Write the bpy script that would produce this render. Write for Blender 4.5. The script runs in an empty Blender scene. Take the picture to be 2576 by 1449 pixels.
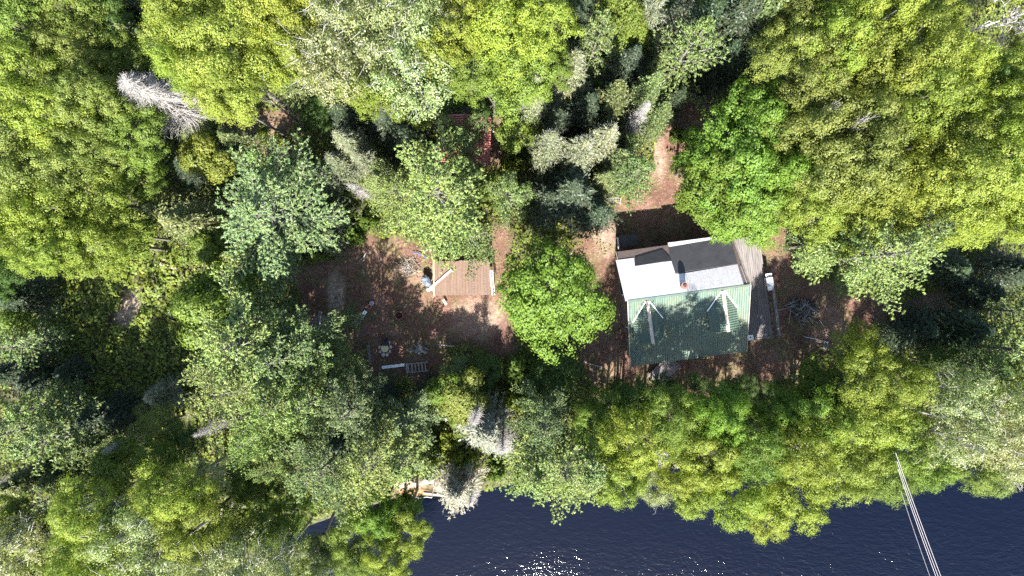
import bpy, bmesh, math, random
import numpy as np
from mathutils import Vector, Matrix
R = math.radians
rng = np.random.default_rng(7)
random.seed(7)
S = bpy.context.scene
COL = S.collection

# ------------------------------------------------------------------ camera, sky, sun, exposure
CAMZ, PPM, CX, CY = 55.0, 33.45, 1288.0, 724.5      # camera height; reading scale of the survey photo
cd = bpy.data.cameras.new('camera'); cam = bpy.data.objects.new('camera', cd); COL.objects.link(cam)
cam.location = (0, 0, CAMZ); cam.rotation_euler = (0, 0, 0)
cd.sensor_width = 36; cd.angle = 2*math.atan(CX/PPM/CAMZ); cd.clip_end = 2000
S.camera = cam
SUN_EL, SUN_AZ = 47.0, 183.0                        # azimuth measured clockwise from +Y
w = bpy.data.worlds.new("World"); S.world = w; w.use_nodes = True
nt = w.node_tree; bg = nt.nodes['Background']
sky = nt.nodes.new('ShaderNodeTexSky'); sky.sky_type = 'NISHITA'; sky.sun_disc = False
sky.sun_elevation = R(SUN_EL); sky.sun_rotation = R(SUN_AZ)
nt.links.new(sky.outputs[0], bg.inputs[0]); bg.inputs[1].default_value = 0.095
sl = bpy.data.lights.new('sun', 'SUN'); sun = bpy.data.objects.new('sun', sl); COL.objects.link(sun)
sl.energy = 5.0; sl.angle = R(0.5); sl.color = (1, 0.965, 0.89)
sd = Vector((math.sin(R(SUN_AZ))*math.cos(R(SUN_EL)), math.cos(R(SUN_AZ))*math.cos(R(SUN_EL)), math.sin(R(SUN_EL))))
sun.rotation_euler = sd.to_track_quat('Z', 'Y').to_euler(); sun.location = (0, -60, 60)
S.view_settings.view_transform = 'Standard'; S.view_settings.look = 'None'
S.view_settings.gamma = 1; S.view_settings.exposure = 2.25
S.cycles.use_denoising = False
S.cycles.max_bounces = 6; S.cycles.diffuse_bounces = 3; S.cycles.transmission_bounces = 3; S.cycles.glossy_bounces = 2

def at(px, py, z=0.0):
    s = PPM*CAMZ/(CAMZ-z)
    return Vector(((px-CX)/s, (CY-py)/s, z))
def mlen(p, z=0.0): return p/(PPM*CAMZ/(CAMZ-z))

# ------------------------------------------------------------------ materials
def newmat(name):
    m = bpy.data.materials.new(name); m.use_nodes = True
    t = m.node_tree; p = t.nodes['Principled BSDF']
    return m, t, p
def N(t, kind, **kw):
    n = t.nodes.new(kind)
    for k, v in kw.items(): setattr(n, k, v)
    return n
def ramp(t, fac, stops):
    r = N(t, 'ShaderNodeValToRGB'); e = r.color_ramp.elements
    while len(e) < len(stops): e.new(0.5)
    for i, (p, c) in enumerate(stops): e[i].position = p; e[i].color = (*c, 1)
    t.links.new(fac, r.inputs[0]); return r.outputs[0]
def noise(t, scale, detail=4, rough=.55, vec=None, src='Object', stretch=None):
    tc = N(t, 'ShaderNodeTexCoord'); o = tc.outputs[src]
    if stretch:
        mp = N(t, 'ShaderNodeMapping'); mp.inputs['Scale'].default_value = stretch
        if len(stretch) > 3: pass
        t.links.new(o, mp.inputs[0]); o = mp.outputs[0]
    n = N(t, 'ShaderNodeTexNoise'); n.inputs['Scale'].default_value = scale
    n.inputs['Detail'].default_value = detail; n.inputs['Roughness'].default_value = rough
    t.links.new(o, n.inputs['Vector']); return n.outputs['Fac']
def mixc(t, a, b, fac, mode='MIX'):
    m = N(t, 'ShaderNodeMix', data_type='RGBA', blend_type=mode)
    for inp, v in ((m.inputs[0], fac), (m.inputs[6], a), (m.inputs[7], b)):
        if isinstance(v, (int, float)): inp.default_value = v
        elif isinstance(v, tuple): inp.default_value = (*v, 1)
        else: t.links.new(v, inp)
    return m.outputs[2]
def bump(t, p, h, strength, dist):
    b = N(t, 'ShaderNodeBump'); b.inputs['Strength'].default_value = strength; b.inputs['Distance'].default_value = dist
    t.links.new(h, b.inputs['Height']); t.links.new(b.outputs[0], p.inputs['Normal'])

def leaf_mat(name, tint, rough=.55, trans=.42, spec=.28, jitter=.32):
    """object colour x per-leaf random x clump-scale variation"""
    m, t, p = newmat(name)
    oi = N(t, 'ShaderNodeObjectInfo'); g = N(t, 'ShaderNodeNewGeometry')
    v = ramp(t, g.outputs['Random Per Island'], [(0, (1-jitter, 1-jitter*.85, 1-jitter*.6)), (.5, (1, 1, 1)), (1, (1+jitter*.8, 1+jitter*.5, 1+jitter*.9))])
    base = mixc(t, oi.outputs['Color'], v, 1.0, 'MULTIPLY')
    n = noise(t, 1.1, 3)
    cl = ramp(t, n, [(.3, tint[0]), (.5, (1, 1, 1)), (.72, tint[1])])
    base = mixc(t, base, cl, 1.0, 'MULTIPLY')
    t.links.new(base, p.inputs['Base Color']); p.inputs['Roughness'].default_value = rough
    p.inputs['Specular IOR Level'].default_value = spec
    tr = N(t, 'ShaderNodeBsdfTranslucent'); tc = mixc(t, base, (1.15, 1.25, .45), 1.0, 'MULTIPLY')
    t.links.new(tc, tr.inputs[0]); ms = N(t, 'ShaderNodeMixShader'); ms.inputs[0].default_value = trans
    t.links.new(p.outputs[0], ms.inputs[1]); t.links.new(tr.outputs[0], ms.inputs[2])
    t.links.new(ms.outputs[0], t.nodes['Material Output'].inputs[0])
    return m
M = {}
M['leaf'] = leaf_mat('broad_leaf', ((.84, .90, .9), (1.12, 1.06, .95)))
M['leafpale'] = leaf_mat('glossy_pale_leaf', ((.8, .85, .8), (1.15, 1.1, 1.2)), rough=.40, spec=.6, jitter=.55)
M['needle'] = leaf_mat('pine_needles', ((.8, .9, .95), (1.2, 1.1, .95)), rough=.45, trans=.28, jitter=.35)
M['cover'] = leaf_mat('undergrowth_leaf', ((.7, .8, .7), (1.45, 1.2, .9)), jitter=.5)
def simple(name, c, rough=.7, var=.25, scale=6, metal=0.0, stretch=None, bumpd=0, spec=.5):
    m, t, p = newmat(name)
    n = noise(t, scale, 5, stretch=stretch)
    lo = tuple(x*(1-var) for x in c); hi = tuple(min(1, x*(1+var)) for x in c)
    t.links.new(ramp(t, n, [(.3, lo), (.7, hi)]), p.inputs['Base Color'])
    p.inputs['Roughness'].default_value = rough; p.inputs['Metallic'].default_value = metal
    p.inputs['Specular IOR Level'].default_value = spec
    if bumpd: bump(t, p, n, .6, bumpd)
    M[name] = m; return m
simple('bark_brown', (.10, .075, .055), .9, .4, 5, stretch=(1, 1, .2), bumpd=.02)
simple('bark_grey', (.13, .12, .10), .85, .35, 6, stretch=(1, 1, .3), bumpd=.02)
simple('bark_pale', (.30, .285, .26), .8, .3, 6)
simple('dead_twig', (.31, .29, .275), .8, .3, 3)
simple('dead_wood', (.25, .23, .21), .85, .35, 4)
simple('lichen', (.26, .26, .22), .85, .3, 3)
simple('plank_grey', (.13, .115, .11), .8, .45, 2.2, stretch=(6, .5, 1))
simple('plank_tan', (.40, .30, .21), .8, .3, 3, stretch=(1, 4, 1))
simple('plank_pale', (.42, .37, .32), .8, .25, 3)
simple('white_paint', (.78, .78, .76), .6, .12, 4)
simple('wall_cedar', (.16, .115, .085), .85, .3, 3, stretch=(1, 1, 5))
simple('wall_dark', (.05, .045, .042), .9, .3, 3)
simple('shingle_brown', (.13, .095, .085), .9, .45, 7, stretch=(1, 4, 1), bumpd=.01)
simple('tar_black', (.022, .023, .026), .7, .3, 3)
simple('rubber_grey', (.048, .048, .054), .75, .22, 1.4)
simple('ridge_tan', (.36, .30, .25), .7, .3, 4, stretch=(3, 1, 1))
simple('blue_plastic', (.05, .13, .38), .4, .2, 4)
simple('grey_tarp', (.09, .11, .14), .5, .45, 5, bumpd=.05)
simple('brick_red', (.20, .075, .055), .85, .3, 12)
simple('rust_red', (.17, .055, .035), .8, .45, 8)
simple('black_soft', (.018, .018, .022), .7, .3, 5)
simple('stone_white', (.42, .38, .34), .85, .25, 5, bumpd=.03)
simple('rock_pink', (.42, .32, .28), .9, .35, 3, bumpd=.05)
simple('lid_yellow', (.62, .50, .27), .6, .2, 6)
simple('terracotta', (.50, .17, .08), .8, .2, 6)
simple('glass_dark', (.02, .025, .03), .1, .1, 2)
simple('wire', (.22, .20, .21), .45, .05, 2)
simple('steel_grey', (.45, .47, .52), .35, .1, 3, metal=.3)

def streaked_metal(name, c, dirt, rough=.38, amount=.5, metal=.0):
    m, t, p = newmat(name)
    n = noise(t, 2.0, 6, .6, stretch=(3.0, .35, 1)); n2 = noise(t, 9, 4)
    k = ramp(t, n, [(.42, (0, 0, 0)), (.75, (amount,)*3)])
    k2 = ramp(t, n2, [(.35, (.82, .82, .82)), (.7, (1.12, 1.12, 1.12))])
    b = mixc(t, c, dirt, k)
    if name == 'green_metal':                       # moss and needle litter lying in soft patches
        b = mixc(t, b, (.115, .120, .070), ramp(t, noise(t, .9, 7, .7), [(.45, (0, 0, 0)), (.66, (.6,)*3)]))
        b = mixc(t, b, (.13, .085, .05), ramp(t, noise(t, 5.5, 5, .75), [(.58, (0, 0, 0)), (.68, (.6,)*3)]))
    b = mixc(t, b, k2, 1.0, 'MULTIPLY')
    t.links.new(b, p.inputs['Base Color']); p.inputs['Roughness'].default_value = rough; p.inputs['Metallic'].default_value = metal
    M[name] = m
streaked_metal('green_metal', (.052, .092, .072), (.15, .175, .13), .5, .6)
streaked_metal('white_metal', (.66, .68, .72), (.55, .52, .50), .45, .30)
streaked_metal('grey_metal', (.50, .49, .51), (.42, .38, .35), .5, .5)
streaked_metal('red_metal', (.30, .060, .045), (.33, .22, .17), .55, .8)
streaked_metal('shed_board', (.115, .068, .046), (.16, .12, .095), .8, .55)

# ground: colour masks come from a per-vertex attribute giving soil type and painted sunlit yard ground
m, t, p = newmat('forest_soil'); M['soil'] = m
a = N(t, 'ShaderNodeAttribute', attribute_name='soil'); sep = N(t, 'ShaderNodeSeparateColor')
t.links.new(a.outputs['Color'], sep.inputs[0])
n1 = noise(t, .35, 6, .6); n2 = noise(t, 3.0, 6, .7); n3 = noise(t, 14, 4, .7)
duff = ramp(t, n1, [(.30, (.062, .029, .020)), (.5, (.118, .063, .046)), (.68, (.175, .120, .092))])
fine = ramp(t, n3, [(.3, (.55, .55, .55)), (.7, (1.5, 1.45, 1.4))])
mid = ramp(t, n2, [(.35, (.72, .70, .66)), (.65, (1.25, 1.2, 1.15))])
grass = ramp(t, n2, [(.36, (.085, .058, .034)), (.55, (.085, .085, .032)), (.70, (.17, .135, .08))])
floor_ = ramp(t, n2, [(.3, (.030, .022, .014)), (.52, (.045, .050, .02)), (.7, (.075, .062, .034))])
sand_sun = ramp(t, n2, [(.3, (.23, .175, .14)), (.7, (.34, .28, .24))])
shal = ramp(t, n2, [(.3, (.09, .050, .018)), (.7, (.19, .12, .05))])
gm = N(t, 'ShaderNodeMath', operation='MULTIPLY'); gm2 = ramp(t, noise(t, .55, 5, .65), [(.46, (0, 0, 0)), (.60, (1, 1, 1))])
clear = mixc(t, duff, grass, mixc(t, (0, 0, 0), gm2, .75))
c = mixc(t, floor_, clear, sep.outputs[0]); c = mixc(t, c, sand_sun, sep.outputs[1]); c = mixc(t, c, shal, sep.outputs[2])
c = mixc(t, c, fine, 1.0, 'MULTIPLY'); c = mixc(t, c, mid, 1.0, 'MULTIPLY')
t.links.new(c, p.inputs['Base Color']); p.inputs['Roughness'].default_value = .95
bump(t, p, n3, .7, .06)

# water
m, t, p = newmat('river_water'); M['water'] = m
p.inputs['Base Color'].default_value = (.0010, .0021, .0070, 1); p.inputs['Roughness'].default_value = .08
p.inputs['IOR'].default_value = 1.33
tc = N(t, 'ShaderNodeTexCoord'); mp = N(t, 'ShaderNodeMapping'); mp.inputs['Rotation'].default_value = (0, 0, R(28)); mp.inputs['Scale'].default_value = (1, 2.2, 1)
t.links.new(tc.outputs['Object'], mp.inputs[0])
w1 = N(t, 'ShaderNodeTexNoise'); w1.inputs['Scale'].default_value = 1.5; w1.inputs['Detail'].default_value = 3; w1.inputs['Distortion'].default_value = .6
w2 = N(t, 'ShaderNodeTexNoise'); w2.inputs['Scale'].default_value = 4.2; w2.inputs['Detail'].default_value = 2; w2.inputs['Roughness'].default_value = .6
w3 = N(t, 'ShaderNodeTexNoise'); w3.inputs['Scale'].default_value = .09; w3.inputs['Detail'].default_value = 2
for q in (w1, w2): t.links.new(mp.outputs[0], q.inputs['Vector'])
t.links.new(tc.outputs['Object'], w3.inputs['Vector'])
amp = N(t, 'ShaderNodeMapRange'); amp.inputs[1].default_value = .35; amp.inputs[2].default_value = .65; amp.inputs[3].default_value = .6; amp.inputs[4].default_value = 1.15
t.links.new(w3.outputs[0], amp.inputs[0])
ad = N(t, 'ShaderNodeMath', operation='MULTIPLY_ADD'); t.links.new(w2.outputs[0], ad.inputs[0]); ad.inputs[1].default_value = .5; t.links.new(w1.outputs[0], ad.inputs[2])
sx = N(t, 'ShaderNodeSeparateXYZ'); t.links.new(tc.outputs['Object'], sx.inputs[0])       # calmer in the lee of the wooded bank
ly_ = N(t, 'ShaderNodeMath', operation='MULTIPLY_ADD'); t.links.new(sx.outputs[0], ly_.inputs[0]); ly_.inputs[1].default_value = -.25; t.links.new(sx.outputs[1], ly_.inputs[2])
lee = N(t, 'ShaderNodeMapRange'); t.links.new(ly_.outputs[0], lee.inputs[0]); lee.inputs[1].default_value = -19.; lee.inputs[2].default_value = -27.; lee.inputs[3].default_value = .35; lee.inputs[4].default_value = 1.
am2 = N(t, 'ShaderNodeMath', operation='MULTIPLY'); t.links.new(amp.outputs[0], am2.inputs[0]); t.links.new(lee.outputs[0], am2.inputs[1]); amp = am2
mu = N(t, 'ShaderNodeMath', operation='MULTIPLY'); t.links.new(ad.outputs[0], mu.inputs[0]); t.links.new(amp.outputs[0], mu.inputs[1])
bump(t, p, mu.outputs[0], 1.0, .066)

# ------------------------------------------------------------------ object helpers
def tag(o, label=None, cat=None, group=None, kind=None):
    if label: o['label'] = label
    if cat: o['category'] = cat
    if group: o['group'] = group
    if kind: o['kind'] = kind
    return o
def link(o, parent=None):
    COL.objects.link(o)
    if parent: o.parent = parent
    return o
def empty(name, loc, rz=0, label=None, cat=None, group=None):
    o = bpy.data.objects.new(name, None); o.empty_display_size = .3; COL.objects.link(o)
    o.location = loc; o.rotation_euler = (0, 0, rz)
    return tag(o, label, cat, group)
def np_mesh(name, V, F, mat, smooth=False):
    V = np.asarray(V, np.float32); F = np.asarray(F, np.int32); k = F.shape[1]
    me = bpy.data.meshes.new(name); me.vertices.add(len(V)); me.vertices.foreach_set('co', V.ravel())
    me.loops.add(F.size); me.loops.foreach_set('vertex_index', F.ravel())
    me.polygons.add(len(F)); me.polygons.foreach_set('loop_start', np.arange(0, F.size, k, dtype=np.int32))
    if smooth: me.polygons.foreach_set('use_smooth', np.ones(len(F), bool))
    me.update(calc_edges=True); me.materials.append(mat); return me
class MB:
    def __init__(s): s.v = []; s.f = []
    def add(s, vs, fs):
        b = len(s.v); s.v += [tuple(v) for v in vs]; s.f += [tuple(b+i for i in f) for f in fs]; return s
    def box(s, x0, x1, y0, y1, z0, z1, M4=None):
        vs = [Vector((x, y, z)) for z in (z0, z1) for y in (y0, y1) for x in (x0, x1)]
        if M4 is not None: vs = [M4 @ v for v in vs]
        return s.add(vs, [(0, 2, 3, 1), (4, 5, 7, 6), (0, 1, 5, 4), (2, 6, 7, 3), (0, 4, 6, 2), (1, 3, 7, 5)])
    def bar(s, a, b, w, h, up=(0, 0, 1)):
        a = Vector(a); b = Vector(b); d = (b-a).normalized(); u = Vector(up); sd_ = d.cross(u)
        if sd_.length < 1e-3: sd_ = d.cross(Vector((1, 0, 0)))
        sd_.normalize(); u = sd_.cross(d); vs = []
        for p_ in (a, b):
            for i, j in ((-1, -1), (1, -1), (1, 1), (-1, 1)): vs.append(p_+sd_*(i*w/2)+u*(j*h/2))
        return s.add(vs, [(3, 2, 1, 0), (4, 5, 6, 7), (0, 1, 5, 4), (1, 2, 6, 5), (2, 3, 7, 6), (3, 0, 4, 7)])
    def tube(s, pts, rad, n=6):
        pts = [Vector(p_) for p_ in pts]; k = len(pts)
        if not hasattr(rad, '__len__'): rad = [rad]*k
        b = len(s.v)
        for i, p_ in enumerate(pts):
            d = (pts[min(i+1, k-1)]-pts[max(i-1, 0)]).normalized()
            a_ = d.cross(Vector((.3, .2, 1)) if abs(d.z) < .9 else Vector((1, 0, 0))).normalized(); c_ = d.cross(a_)
            for j in range(n):
                th = 2*math.pi*j/n; s.v.append(tuple(p_+(a_*math.cos(th)+c_*math.sin(th))*rad[i]))
        for i in range(k-1):
            for j in range(n):
                j2 = (j+1) % n; s.f.append((b+i*n+j, b+i*n+j2, b+(i+1)*n+j2, b+(i+1)*n+j))
        s.f.append(tuple(b+j for j in reversed(range(n)))); s.f.append(tuple(b+(k-1)*n+j for j in range(n))); return s
    def lathe(s, prof, n=16, c=(0, 0, 0)):
        b = len(s.v)
        for r_, z in prof:
            for j in range(n):
                th = 2*math.pi*j/n; s.v.append((c[0]+r_*math.cos(th), c[1]+r_*math.sin(th), c[2]+z))
        for i in range(len(prof)-1):
            for j in range(n):
                j2 = (j+1) % n; s.f.append((b+i*n+j, b+i*n+j2, b+(i+1)*n+j2, b+(i+1)*n+j))
        s.f.append(tuple(b+j for j in reversed(range(n)))); s.f.append(tuple(b+(len(prof)-1)*n+j for j in range(n))); return s
    def prism(s, poly, d):
        """closed polygon of 3-D points, extruded by vector d"""
        k = len(poly); poly = [Vector(p_) for p_ in poly]; d = Vector(d)
        return s.add(poly+[p_+d for p_ in poly], [tuple(reversed(range(k))), tuple(range(k, 2*k))]+[(i, (i+1) % k, k+(i+1) % k, k+i) for i in range(k)])
    def blob(s, c, r, seed=0, sq=(1, 1, .7), n=10):
        rr = random.Random(seed); b = len(s.v); rings = 6
        for i in range(rings+1):
            ph = math.pi*i/rings
            for j in range(n):
                th = 2*math.pi*j/n; q = r*(1+rr.uniform(-.16, .16)) if 0 < i < rings else r*.9
                s.v.append((c[0]+q*math.sin(ph)*math.cos(th)*sq[0], c[1]+q*math.sin(ph)*math.sin(th)*sq[1], c[2]+q*math.cos(ph)*sq[2]))
        for i in range(rings):
            for j in range(n):
                j2 = (j+1) % n; s.f.append((b+i*n+j, b+(i+1)*n+j, b+(i+1)*n+j2, b+i*n+j2))
        return s
    def mesh(s, name, mat, bevel=0):
        me = bpy.data.meshes.new(name); me.from_pydata(s.v, [], s.f); me.update()
        if bevel:
            bm = bmesh.new(); bm.from_mesh(me); bmesh.ops.bevel(bm, geom=bm.edges[:], offset=bevel, segments=1, affect='EDGES'); bm.to_mesh(me); bm.free()
        me.materials.append(M[mat] if isinstance(mat, str) else mat); return me
    def build(s, name, mat, parent=None, loc=None, bevel=0):
        o = bpy.data.objects.new(name, s.mesh(name, mat, bevel)); link(o, parent)
        if loc is not None: o.location = loc
        return o

# ------------------------------------------------------------------ terrain and river
SHORE = [(-900, 1640), (300, 1560), (620, 1420), (750, 1335), (870, 1292), (1000, 1256), (1060, 1250), (1150, 1258), (1210, 1238), (1280, 1222), (1450, 1222), (1700, 1180), (2000, 1165), (2300, 1130), (2576, 1100), (3600, 900)]
SX = np.array([(a_-CX)/PPM for a_, b_ in SHORE]); SY = np.array([(CY-b_)/PPM for a_, b_ in SHORE])
def inpoly(px, py, poly):
    r = np.zeros(px.shape, bool); n = len(poly)
    for i in range(n):
        x0, y0 = poly[i]; x1, y1 = poly[(i+1) % n]
        if y0 == y1: continue
        c_ = ((y0 > py) != (y1 > py)) & (px < (x1-x0)*(py-y0)/(y1-y0)+x0); r ^= c_
    return r
CLEAR = [
 [(735, 660), (820, 640), (900, 590), (1000, 600), (1090, 620), (1240, 560), (1290, 560), (1310, 900), (1180, 870), (1110, 875), (1115, 950), (850, 945), (850, 850), (800, 860), (735, 790)],
 [(1480, 560), (1555, 500), (1640, 420), (1668, 300), (1700, 300), (1700, 420), (1740, 560), (2000, 540), (2010, 700), (2200, 750), (2400, 740), (2400, 830), (2250, 850), (2060, 880), (1960, 1000), (1700, 990), (1470, 960), (1460, 600)],
 [(1740, 110), (1790, 110), (1790, 330), (1710, 420), (1680, 330), (1740, 250)],
 [(560, 290), (600, 260), (760, 280), (740, 450), (590, 460)],
 [(1090, 290), (1300, 300), (1290, 420), (1090, 430)],
]
def soil_at(X, Y):
    px = X*PPM+CX; py = CY-Y*PPM
    wob = 14*np.sin(px*.045+py*.02)+10*np.sin(py*.07-px*.03)
    c_ = np.zeros(X.shape)
    for poly in CLEAR: c_ = np.maximum(c_, inpoly(px+wob, py+wob*.7, poly).astype(float))
    return c_
gx = np.concatenate([[-500, -250, -120, -70], np.arange(-50, 50.1, .4), [70, 120, 250, 500]])
gy = np.concatenate([[-500, -250, -120, -80, -60], np.arange(-40, 34.1, .4), [60, 120, 250, 500]])
X, Y = np.meshgrid(gx, gy); sh = np.interp(X, SX, SY); d = Y-sh
def sstep(a_, b_, x): q = np.clip((x-a_)/(b_-a_), 0, 1); return q*q*(3-2*q)
Z = -2.2+2.2*sstep(-2.5, 1.0, d)
Z = Z+2.6*sstep(-45, -52, d)
Z = Z+np.where(d > 1, .10*np.sin(X*.31)*np.cos(Y*.27)+.06*np.sin(X*.9+1)*np.sin(Y*.8), 0)
Z = np.where(d > 2, np.minimum(Z, 0.12), Z)
V = np.stack([X, Y, Z], -1).reshape(-1, 3); nx, ny = len(gx), len(gy)
ii = np.arange(nx*ny).reshape(ny, nx)
F = np.stack([ii[:-1, :-1], ii[:-1, 1:], ii[1:, 1:], ii[1:, :-1]], -1).reshape(-1, 4)
me = np_mesh('ground', V, F, M['soil'], True)
soil = soil_at(X, Y); px = X*PPM+CX; py = CY-Y*PPM
def disc(cx, cy, rx, ry): return np.clip(1.6-1.6*(((px-cx)/rx)**2+((py-cy)/ry)**2), 0, 1)
sand_sun_mask = np.maximum.reduce([disc(1030, 1222, 45, 20), disc(1140, 1222, 60, 22), disc(330, 770, 26, 48)*.7, disc(318, 800, 34, 30)*.7, disc(845, 740, 24, 62)*.9, disc(1200, 800, 80, 60)*.4, disc(1525, 600, 30, 60)*.4, disc(1660, 400, 18, 70)*.4])  # yard strip and patch below the shed: sunlight painted pale into the soil
shalm = disc(1040, 1243, 62, 16)
k = np.ones((3, 3))/9
P = np.pad(soil, 1, mode='edge'); soil = sum(P[i:i+ny, j:j+nx] for i in range(3) for j in range(3))/9
ca = me.color_attributes.new('soil', 'FLOAT_COLOR', 'POINT')
ca.data.foreach_set('color', np.stack([soil, sand_sun_mask, shalm, np.ones_like(soil)], -1).astype(np.float32).ravel())
g = link(bpy.data.objects.new('ground', me)); g['kind'] = 'structure'
WZ = -0.45
q = MB().add([(-500, -500, WZ), (500, -500, WZ), (500, 60, WZ), (-500, 60, WZ)], [(0, 1, 2, 3)]).build('river_water', 'water'); q['kind'] = 'structure'
def gz(x, y):
    dd = y-np.interp(x, SX, SY); return -2.2+2.2*sstep(-2.5, 1.0, dd)

# ------------------------------------------------------------------ vegetation builders (numpy)
def unit(a_): return a_/np.maximum(np.linalg.norm(a_, axis=-1, keepdims=True), 1e-6)
def leaves(C, Nn, s, asp=.75, U=None, r=rng):
    n = len(C); Nn = unit(Nn)
    if U is None: U = r.normal(size=(n, 3))
    U = unit(U-(U*Nn).sum(-1, keepdims=True)*Nn); W = np.cross(Nn, U)
    s = np.broadcast_to(np.asarray(s, float), (n,))[:, None]
    fold = Nn*s*.12
    V_ = np.stack([C-U*s/2, C+W*s*asp/2+fold, C+U*s/2, C-W*s*asp/2+fold], 1).reshape(-1, 3)
    return V_, np.arange(4*n).reshape(n, 4)
def sticks(A, B, ra, rb):
    A = np.asarray(A, float); B = np.asarray(B, float); n = len(A)
    d_ = unit(B-A); h = np.where(np.abs(d_[:, 2:3]) > .9, [[1., 0, 0]], [[0, 0, 1.]]); u = unit(np.cross(d_, h)); v = np.cross(d_, u)
    ra = np.broadcast_to(np.asarray(ra, float), (n,))[:, None]; rb = np.broadcast_to(np.asarray(rb, float), (n,))[:, None]
    vs = []
    for base, rr in ((A, ra), (B, rb)):
        for k_ in range(3):
            th = 2*math.pi*k_/3; vs.append(base+(u*math.cos(th)+v*math.sin(th))*rr)
    V_ = np.stack(vs, 1).reshape(-1, 3); o_ = (np.arange(n)*6)[:, None]
    F_ = np.concatenate([o_+np.array([[a_, (a_+1) % 3, 3+(a_+1) % 3, 3+a_]]) for a_ in range(3)])
    return V_, F_
def join(parts):
    vs, fs, b = [], [], 0
    for v, f in parts: vs.append(v); fs.append(f+b); b += len(v)
    return np.concatenate(vs), np.concatenate(fs)
def sphere_pts(n, r, zmin=-1.):
    z = r.uniform(zmin, 1, n); th = r.uniform(0, 2*math.pi, n); q = np.sqrt(1-z*z)
    return np.stack([q*np.cos(th), q*np.sin(th), z], 1)

def hardwood(seed, Rr=4.0, zc=9.0, hz=.8, nl=30, lobe=(.20, .36), clusters=46, per=15, cr=.26, ls=(.15, .24), up=.9, twigs=0, mat='leaf', asy=.16):
    """crown centred at height zc with radius Rr -> (trunk mesh, crown mesh)"""
    r = np.random.default_rng(seed)
    D = sphere_pts(nl, r, -.25); dist = r.uniform(.35, .86, (nl, 1))**.7
    asym = 1+asy*np.sin(np.arctan2(D[:, 1], D[:, 0])*r.integers(2, 4)+r.uniform(0, 6))[:, None]
    L = D*dist*Rr*asym*np.array([1, 1, hz]); LR = r.uniform(*lobe, nl)*Rr
    cs, ns = [], []
    for i in range(nl):
        k_ = max(6, int(clusters*(LR[i]/(.28*Rr))**2)); P_ = sphere_pts(k_, r, -.35)
        P_ = P_*np.array([1, 1, .75]); c_ = L[i]+P_*LR[i]*r.uniform(.78, 1.08, (k_, 1)); cs.append(c_); ns.append(P_*.8+unit(L[i][None]+1e-3)*.3)
    Cc = np.concatenate(cs); Nc = unit(np.concatenate(ns)); n = len(Cc)
    sz = r.uniform(.7, 1.35, (n, 1, 1))
    off = r.normal(size=(n, per, 3))*cr*.62*sz*np.array([1, 1, .55])
    C = (Cc[:, None]+off+Nc[:, None]*.06).reshape(-1, 3)
    NN = (Nc[:, None]*.75+off/(cr+1e-6)*.75+r.normal(size=(n, per, 3))*.24+np.array([0, -.15, up*.75])).reshape(-1, 3)
    s = r.uniform(*ls, len(C))
    V_, F_ = leaves(C+np.array([0, 0, zc]), NN, s, r.uniform(.6, .8), r=r)
    crown = np_mesh('crown', V_, F_, M[mat])
    mb = MB(); lean = r.normal(size=2)*.25; tr = .045*Rr+.04
    top = Vector((lean[0], lean[1], zc-Rr*hz*.2))
    mb.tube([(0, 0, -.9), (0, 0, .2), (lean[0]*.3, lean[1]*.4, zc*.45), tuple(top)], [tr*1.35, tr*1.1, tr*.8, tr*.5], 7)
    for i in range(min(nl, 16)):
        t0 = r.uniform(.25, .9); s0 = Vector((lean[0]*.5, lean[1]*.5, zc*.5)).lerp(top, t0); e = Vector(L[i])+Vector((0, 0, zc+LR[i]*.55))
        mid_ = s0.lerp(e, .5)+Vector((0, 0, -.12*Rr)); mb.tube([s0, mid_, e], [tr*.42, tr*.28, tr*.08], 5)
    tv = (np.array(mb.v), None)
    me_ = mb.mesh('trunk', 'bark_pale' if twigs else 'bark_grey')
    tw = None
    if twigs:
        idx = r.integers(0, nl, twigs); A = L[idx]+r.normal(size=(twigs, 3))*.3; d_ = unit(A*np.array([1, 1, .4])+r.normal(size=(twigs, 3))*1.2)
        A = A+np.array([0, 0, zc])+np.array([0, 0, 1])*(LR[idx]*.72)[:, None]; d_[:, 2] = np.abs(d_[:, 2])*.3
        B = A+d_*r.uniform(.5, 1.3, (twigs, 1)); B2 = B+unit(d_+r.normal(size=(twigs, 3))*.6)*r.uniform(.3, .7, (twigs, 1)); B3 = A*.4+B*.6+unit(d_+r.normal(size=(twigs, 3))*.9)*r.uniform(.3, .8, (twigs, 1))
        tv_, tf_ = join([sticks(A, B, .026, .018), sticks(B, B2, .018, .007), sticks(A*.4+B*.6, B3, .015, .006)])
        tw = np_mesh('twigs', tv_, tf_, M['bark_pale'])
    return me_, crown, tw

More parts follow.
